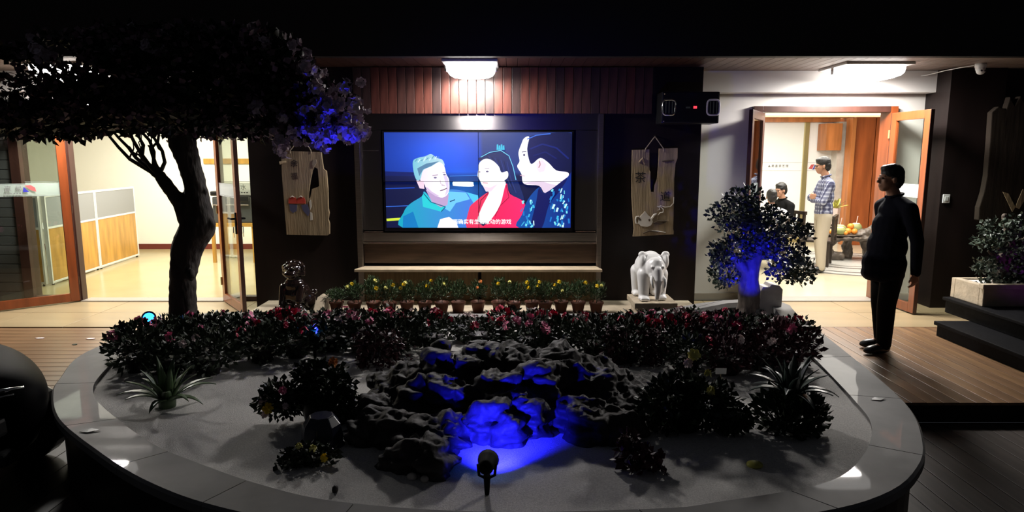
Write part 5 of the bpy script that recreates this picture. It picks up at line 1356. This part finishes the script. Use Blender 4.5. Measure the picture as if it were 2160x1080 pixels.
def hand_prims(w, d, pn, side, curl=0.45):
    w = Vector(w); d = Vector(d).normalized(); pn = Vector(pn); pn = (pn - d*pn.dot(d)).normalized(); a = d.cross(pn)*side
    out = [(Cn, tuple(w), .026, tuple(w + d*.03), .027)]
    for i in range(4):
        o = (i - 1.5)*.0215; ln = (.036, .042, .039, .031)[i]
        b0 = w + d*.035 + a*o*0.7; b = w + d*.085 + a*o; d1 = (d*math.cos(curl) + pn*math.sin(curl)); d2 = (d*math.cos(curl*2.2) + pn*math.sin(curl*2.2))
        out += [(Cn, tuple(b0), .0165, tuple(b), .0125), (Cn, tuple(b), .0105, tuple(b + d1*ln), .0092), (Cn, tuple(b + d1*ln), .0092, tuple(b + d1*ln + d2*ln*0.8), .0078)]
    tb = w + d*.02 - a*.026; t1 = tb + (d*.75 - a*.55 + pn*.25).normalized()*.042
    out += [(Cn, tuple(tb), .015, tuple(t1), .0115), (Cn, tuple(t1), .011, tuple(t1 + (d*.9 - a*.15 + pn*.35).normalized()*.032), .0088)]
    return out
def person(label, loc, rz, J, top, bottom, topm, botm, scale=1.0, voxel=0.0075, collar=None, hem=None, sleeve=1.0, glasses=False, group=None):
    t = thing('person', label, 'person', loc, rz, group); t.scale = (scale,)*3
    hs, hh, eyes = head_prims(J['head'], J.get('yaw', 0), J.get('pitch', 0))
    hc = Vector(J['head']); nk = Vector(J['neck'])
    skin = hs + [(Cn, tuple(hc + Vector((-.015, 0, -.06))), .052, tuple(nk), .058)]
    # body under the clothes: torso, arms, legs, all one skin
    skin += [(k[0], k[1], tuple(q*0.86 for q in k[2])) if k[0] == S else (k[0], k[1], k[2]*0.84, k[3], k[4]*0.84) for k in J['torso'] + J['legs']]
    arms = []
    for s, A in ((1, J['armL']), (-1, J['armR'])):
        sh, el, wr = A
        skin += [(Cn, sh, .048, el, .040), (Cn, el, .040, wr, .027)]
        arms += [(Cn, sh, .068, el, .056)]
        if sleeve >= 1: arms += [(Cn, el, .055, wr, .043)]
        elif sleeve > 0: pass
        if ('handL' if s > 0 else 'handR') in J:
            d, pn, cu = J['handL' if s > 0 else 'handR']; skin += hand_prims(wr, d, pn, s, cu)
    for s, (ft, fd) in zip((1, -1), J['feet']): skin += [(Cn, ft, .035, tuple(Vector(ft) + Vector(fd)*.12 + Vector((0, 0, -.03))), .028)]
    blob_obj('body', skin, 'skin', t, voxel, 3)
    cl = lambda lo_: (lambda c, n: Vector((c.x, c.y, max(c.z, lo_))))
    blob_obj(top, J['torso'] + arms, topm, t, 0.011, 4, cl(hem) if hem else None)
    blob_obj(bottom, J['legs'], botm, t, 0.011, 4)
    for (ft, fd) in J['feet']:
        f = Vector(ft); d = Vector(fd)
        a = math.atan2(d.y, d.x); M3 = Matrix.Rotation(a, 3, 'Z')
        blob_obj('shoe', [(S, tuple(f + d*.06 + Vector((0, 0, -.035))), (.135, .047, .045), M3), (S, tuple(f + d*.0), (.06, .045, .06), M3), (S, tuple(f + d*.13 + Vector((0, 0, -.045))), (.07, .048, .03), M3)], 'shoe', t, 0.009, 2, cl(f.z - .078))
    blob_obj('hair', hh, 'hair', t, 0.008, 2, lambda c, n: c + n*(0.004*noise.noise(c*45)))
    for e_ in eyes: MB().ball(e_, (.010, .010, .007)).build('eye', 'hair', t, smooth=True, world=False)
    if collar:
        ring_ = []
        for k in range(13):
            a = 0.35 + (2*PI - 0.7)*k/12; ring_.append((nk.x + .068*math.cos(a), nk.y + .068*math.sin(a), nk.z + .012 - .018*math.cos(a)))
        MB().tube(ring_, [.012]*13, 8).build('collar', collar, t, smooth=True, world=False)
    if glasses:
        g = MB(); M3 = Matrix.Rotation(J.get('yaw', 0), 3, 'Z')
        for s in (-1, 1):
            cpt = [tuple(hc + M3 @ Vector((.098, s*.032 + .022*math.cos(q*PI/6), .0 + .016*math.sin(q*PI/6)))) for q in range(13)]; g.tube(cpt, .0018, 5, cap=False)
            g.tube([tuple(hc + M3 @ Vector((.096, s*.056, .003))), tuple(hc + M3 @ Vector((0, s*.079, .008)))], .0018, 5)
        g.tube([tuple(hc + M3 @ Vector((.098, -.010, .002))), tuple(hc + M3 @ Vector((.098, .010, .002)))], .0018, 5)
        g.build('glasses', 'black_plastic', t, smooth=True, world=False)
    return t
standing_legs = lambda dx: [(S, (0, 0, .88), (.125, .165, .12)), (Cn, (0, .085, .84), .104, (.02 + dx*.5, .09, .47), .080), (Cn, (.02 + dx*.5, .09, .47), .080, (-.01 + dx, .09, .09), .064),
                            (Cn, (0, -.085, .84), .104, (.01 - dx*.3, -.09, .47), .080), (Cn, (.01 - dx*.3, -.09, .47), .080, (-.03 - dx*.4, -.09, .09), .064)]
J = dict(head=(.055, 0, 1.60), neck=(.0, 0, 1.44), pitch=-0.06,
         torso=[(S, (-.02, 0, 1.30), (.125, .18, .13)), (S, (.01, 0, 1.16), (.150, .18, .17)), (S, (.03, 0, .99), (.165, .185, .18)), (S, (.05, 0, .83), (.180, .190, .17)), (S, (.05, 0, .74), (.182, .192, .10)),
                (Cn, (-.01, .07, 1.395), .06, (-.02, .19, 1.345), .068), (Cn, (-.01, -.07, 1.395), .06, (-.02, -.19, 1.345), .068), (Cn, (0, 0, 1.42), .072, (0, 0, 1.36), .09)],
         legs=standing_legs(0.05), armL=((-.02, .205, 1.34), (-.085, .245, 1.06), (-.11, .225, .78)), armR=((-.02, -.205, 1.34), (-.09, -.245, 1.06), (-.12, -.22, .78)),
         handL=((-.05, -.05, -1), (.5, -.9, 0), 0.45), handR=((-.05, .05, -1), (.5, .9, 0), 0.45), feet=[((.04, .09, .08), (1, .12, 0)), ((-.05, -.09, .08), (1, -.12, 0))])
person('person in a dark jacket and black trousers standing outside the tea room door', (3.46, 6.02, 0), PI + 0.05, J, 'jacket', 'trousers', 'navy_jacket', 'black_cloth', 1.0, collar='navy_jacket', hem=0.675)
J = dict(head=(.06, 0, 1.61), neck=(.0, 0, 1.45), pitch=0.12,
         torso=[(S, (-.02, 0, 1.30), (.115, .17, .14)), (S, (-.01, 0, 1.15), (.12, .165, .17)), (S, (0, 0, 1.0), (.125, .165, .15)), (S, (0, 0, .92), (.13, .17, .10)),
                (Cn, (-.01, .07, 1.39), .055, (-.01, .18, 1.34), .066), (Cn, (-.01, -.07, 1.39), .055, (-.01, -.18, 1.34), .066), (Cn, (0, 0, 1.42), .066, (0, 0, 1.36), .085)],
         legs=standing_legs(0.02), armL=((-.01, .20, 1.34), (.09, .235, 1.08), (.20, -.02, 1.12)), armR=((-.01, -.20, 1.34), (.09, -.235, 1.09), (.21, .02, 1.15)),
         handL=((-.1, -1, .1), (-1, 0, 0), 0.3), handR=((-.1, 1, .1), (-1, 0, 0), 0.3), feet=[((.02, .09, .08), (1, .12, 0)), ((-.04, -.09, .08), (1, -.12, 0))])
person('person in a blue plaid shirt and khaki trousers standing with folded arms', (4.84, 10.3, 0), PI - 0.15, J, 'shirt', 'trousers', 'plaid', 'khaki', 1.03, 0.010, collar='plaid', hem=0.88, glasses=True)
def seated(yaw=0.0, lean=0.05):
    return dict(head=(.05 + lean, 0, 1.17), neck=(lean*.9, 0, 1.02), yaw=yaw, pitch=0.1,
         torso=[(S, (lean*.7, 0, .88), (.115, .175, .14)), (S, (lean*.4, 0, .73), (.125, .17, .16)), (S, (0, 0, .58), (.13, .17, .13)), (Cn, (lean*.8, .07, .97), .055, (lean*.8, .18, .92), .066), (Cn, (lean*.8, -.07, .97), .055, (lean*.8, -.18, .92), .066), (Cn, (lean, 0, 1.0), .066, (lean*.9, 0, .94), .085)],
         legs=[(S, (0, 0, .53), (.14, .17, .10)), (Cn, (.02, .09, .53), .088, (.42, .12, .50), .07), (Cn, (.42, .12, .50), .068, (.42, .12, .10), .052), (Cn, (.02, -.09, .53), .088, (.42, -.12, .50), .07), (Cn, (.42, -.12, .50), .068, (.42, -.12, .10), .052)],
         armL=((lean*.8, .20, .91), (.10, .24, .66), (.30, .14, .62)), armR=((lean*.8, -.20, .91), (.10, -.24, .66), (.30, -.14, .62)), handL=((1, -.3, -.05), (0, 0, -1), 0.35), handR=((1, .3, -.05), (0, 0, -1), 0.35),
         feet=[((.43, .12, .08), (1, 0, 0)), ((.43, -.12, .08), (1, 0, 0))])
person('person in a black shirt with glasses seated in the tea room', (4.86, 11.85, 0), PI + 0.35, seated(0.1), 'shirt', 'trousers', 'black_cloth', 'black_cloth', 1.03, 0.010, collar='black_cloth', glasses=True)
person('person in a white shirt seated with back turned in the tea room', (4.18, 10.7, 0), 1.25, seated(0.15), 'shirt', 'trousers', 'white_cloth', 'black_cloth', 0.98, 0.010, collar='white_cloth')

# ============================================================ TEA ROOM FURNITURE
def armchair(label, loc, rz):
    t = thing('wooden_armchair', label, 'chair', loc, rz, 'dark armchairs in the tea room')
    def B(nm, x0, x1, y0, y1, z0, z1): return MB().box(x0, x1, y0, y1, z0, z1).build(nm, 'dark_wood', t, bevel=0.006, world=False)
    B('seat', -.24, .26, -.27, .27, .40, .435)
    for x in (-.22, .20):
        for y in (-.25, .21): B('leg', x, x + .045, y, y + .045, 0, .40)
    for y in (-.25, .205):
        B('arm_post', .16, .20, y, y + .045, .435, .64); B('armrest', -.24, .22, y - .005, y + .05, .64, .67)
        B('back_post', -.27, -.225, y, y + .045, .40, .84)
    B('back_rail', -.275, -.225, -.27, .27, .78, .84); B('back_rail', -.27, -.23, -.2, .2, .50, .54)
    for y in (-.10, 0, .10): B('back_slat', -.262, -.238, y - .02, y + .02, .54, .78)
    return t
armchair('dark wooden armchair under the person in the black shirt', (4.86, 11.85, 0), PI + 0.35)
armchair('dark wooden armchair under the person in the white shirt', (4.18, 10.7, 0), 1.25)
armchair('empty dark wooden armchair behind the person in plaid', (5.12, 11.05, 0), 2.6)
t = thing('root_tea_table', 'gnarled carved root tea table with a polished top', 'table', (5.95, 11.6, 0))
lc = lambda x, y, z: (x - 5.95, y - 11.6, z)
pr = [(S, lc(5.95, 11.6, .40), (.50, .30, .055)), (S, lc(5.62, 11.6, .38), (.2, .22, .07)), (Cn, lc(5.62, 11.6, .36), .10, lc(5.50, 11.58, .22), .10), (Cn, lc(5.50, 11.58, .22), .10, lc(5.60, 11.55, .07), .10), (Cn, lc(5.60, 11.55, .07), .10, lc(5.74, 11.5, .07), .075),
      (Cn, lc(6.3, 11.65, .36), .12, lc(6.36, 11.65, .06), .13), (S, lc(6.22, 11.52, .47), (.20, .14, .10)), (S, lc(6.1, 11.5, .44), (.14, .10, .07)), (S, lc(6.32, 11.5, .54), (.11, .1, .10)), (Cn, lc(5.95, 11.7, .36), .07, lc(6.0, 11.75, .05), .09)]
blob_obj('carved_root', pr, 'root_wood', t, 0.014, 2, lambda c, n: c + n*(0.030*noise.noise(c*9) + 0.014*noise.noise(c*22)))
t2 = MB(); t2.prism([(5.48, 11.50), (5.62, 11.36), (5.9, 11.33), (6.05, 11.38), (6.10, 11.55), (6.2, 11.7), (6.0, 11.88), (5.7, 11.86), (5.5, 11.7)], .44, .462, 'xy'); t2.build('top_slab', 'root_wood', t, bevel=0.006)
TZ = 0.464
def coconut(label, x, y, r, straw=True, h=0.8):
    t = thing('coconut', label, 'fruit', (x, y, TZ), group='drinking coconuts on the tea table')
    MB().lathe([(r*.45, 0), (r*.85, r*.25), (r, r*.7), (r*.95, r*1.1*h), (r*.72, r*1.45*h), (r*.6, r*1.5*h)], 16).build('husk', 'coconut', t, smooth=True, world=False)
    MB().lathe([(r*.72, r*1.44*h), (r*.5, r*1.62*h), (r*.0, r*1.66*h)], 14).build('cut_top', 'coconut_top', t, smooth=True, world=False)
    if straw: MB().tube([(0, 0, r*1.5*h), (.02, 0, r*1.66*h + .12)], .007, 6).build('straw', 'pink_pot', t, world=False)
coconut('green coconut with a pale cut top beside the plaid shirt', 5.67, 11.42, .10, False)
coconut('drinking coconut with a straw in the middle of the tea table', 5.80, 11.68, .11)
coconut('drinking coconut with a straw nearest the dark jacket', 6.05, 11.62, .10, True, 1.1)
for k, (x, y, z, r, lb) in enumerate([(5.83, 11.45, 0, .058, 'orange at the front of the fruit pile'), (5.93, 11.44, 0, .055, 'orange at the right of the fruit pile'), (5.88, 11.47, .085, .055, 'topmost orange of the fruit pile'), (5.55, 11.47, 0, .042, 'small peach at the left table edge'), (5.74, 11.35, 0, .036, 'small peach at the front table edge')]):
    o = thing('orange_fruit' if k < 3 else 'peach', lb + ' on the tea table', 'fruit', (x, y, TZ + z)); MB().ball((0, 0, r*.94), (r, r, r*.94), 14, 10).build('flesh', 'orange_fruit', o, smooth=True, world=False); MB().tube([(0, 0, r*1.84), (.004, 0, r*2)], .004, 5).build('stalk', 'leaf_shrub', o, world=False)
t = thing('potted_dracaena', 'yellow-green leafy plant in a tall pink planter on the tea table', 'potted plant', (5.74, 11.78, TZ))
MB().lathe([(.07, 0), (.085, .25), (.10, .42), (.105, .43), (.09, .43), (.0, .41)], 4).build('planter', 'pink_pot', t, bevel=0.006, world=False)
for k in range(11):
    a = k*2.4; el = 0.5 + 0.08*k; L_ = .26; pts_ = [Vector((0, 0, .41)) + Vector((math.cos(a)*math.cos(el), math.sin(a)*math.cos(el), math.sin(el)))*L_*q/4 - Vector((0, 0, .05*(q/4)**2)) for q in range(5)]
    side = Vector((-math.sin(a), math.cos(a), 0)); vs = []; fs = []
    for q, p in enumerate(pts_):
        w = .03*math.sin(PI*(q + .6)/5.2); vs += [p - side*w, p + Vector((0, 0, -.006)), p + side*w]
    for q in range(4): fs += [(3*q, 3*q+1, 3*q+4, 3*q+3), (3*q+1, 3*q+2, 3*q+5, 3*q+4)]
    MB().add(vs, fs).build('leaf', 'leaf_variegated', t, smooth=True, world=False)

# ============================================================ OFFICE FURNITURE
def partition(label, a, b, ends=(True, True)):
    A = Vector((*a, 0)); B_ = Vector((*b, 0)); d = B_ - A; L_ = d.length
    t = thing('office_partition', label, 'partition', (a[0], a[1], 0), math.atan2(d.y, d.x), 'cubicle partitions in the office')
    def P(nm, m, x0, x1, y, z0, z1, bv=0.003): return MB().box(x0, x1, -y, y, z0, z1).build(nm, m, t, bevel=bv, world=False)
    P('wood_panel', 'ply_yellow', .025, L_ - .025, .016, .055, .795); P('fabric_panel', 'fabric_grey', .025, L_ - .025, .018, .825, 1.235)
    P('frame_rail', 'white_frame', .02, L_ - .02, .022, .795, .825); P('frame_rail', 'white_frame', .02, L_ - .02, .022, 1.235, 1.265); P('frame_rail', 'white_frame', .02, L_ - .02, .022, .025, .055)
    P('post', 'white_frame', 0, .028, .026, 0.02, 1.265); P('post', 'white_frame', L_ - .028, L_, .026, 0.02, 1.265)
    for x in (.05, L_ - .05): MB().lathe([(.018, 0), (.018, .012), (.008, .025)], 10, (x, 0, 0)).build('foot', 'black_plastic', t, world=False)
    return t
partition('far grey and yellow cubicle partition ending by the office back wall', (-6.80, 11.94), (-6.65, 10.56))
partition('near grey and yellow cubicle partition seen behind the open door', (-6.65, 10.55), (-6.50, 9.2))
partition('short cubicle partition running left from the near corner', (-6.53, 9.17), (-7.6, 9.12))
t = thing('office_desk', 'white office desk behind the cubicle partitions', 'desk', (-7.3, 10.2, 0))
box_obj('desk_top', 'white_frame', -7.6, -6.95, 9.4, 11.0, .70, .74, t, 0.004); box_obj('side_panel', 'white_frame', -7.58, -7.0, 9.42, 9.46, 0, .70, t); box_obj('side_panel', 'white_frame', -7.58, -7.0, 10.94, 10.98, 0, .70, t)
t = thing('desk_plant', 'small dark plant in a white pot on the office desk', 'potted plant', (-7.1, 9.6, .74))
MB().lathe([(.04, 0), (.055, .10), (.0, .095)], 12).build('pot', 'white_plastic', t, smooth=True, world=False)
p = in_ellipsoid(120, (0, 0, .22), (.08, .08, .13), .1); o = mesh_obj('foliage', leaf_mesh('foliage', p, p - np.array([0, 0, .1]), NR.uniform(.03, .06, 120), .3), 'leaf_shrub', t, smooth=False); o['kind'] = 'stuff'
t = thing('printer_table', 'low yellow wooden table under the office printer', 'table', (-4.75, 11.5, 0))
box_obj('table_top', 'ply_yellow', -5.15, -4.35, 11.2, 11.8, .62, .68, t, 0.004)
for x in (-5.12, -4.43):
    for y in (11.23, 11.72): box_obj('leg', 'ply_yellow', x, x + .05, y, y + .05, 0, .62, t)
t = thing('office_printer', 'dark grey office printer on the low yellow table', 'printer', (-4.75, 11.5, .68))
box_obj('body', 'printer_grey', -5.08, -4.42, 11.25, 11.75, .68, 1.12, t, 0.02); box_obj('scanner_lid', 'black_plastic', -5.10, -4.40, 11.23, 11.77, 1.14, 1.22, t, 0.02)
box_obj('output_tray', 'steel', -5.05, -4.45, 11.20, 11.27, .98, 1.0, t, 0.004); box_obj('control_panel', 'black_plastic', -4.62, -4.44, 11.20, 11.26, 1.05, 1.13, t, 0.006)
o = MB().ball((-6.80 + .12, 11.3, 1.265 + .012), (.025, .02, .012)).build('pebble_ornament', 'black_plastic', smooth=True); bpy.data.objects.remove(o)
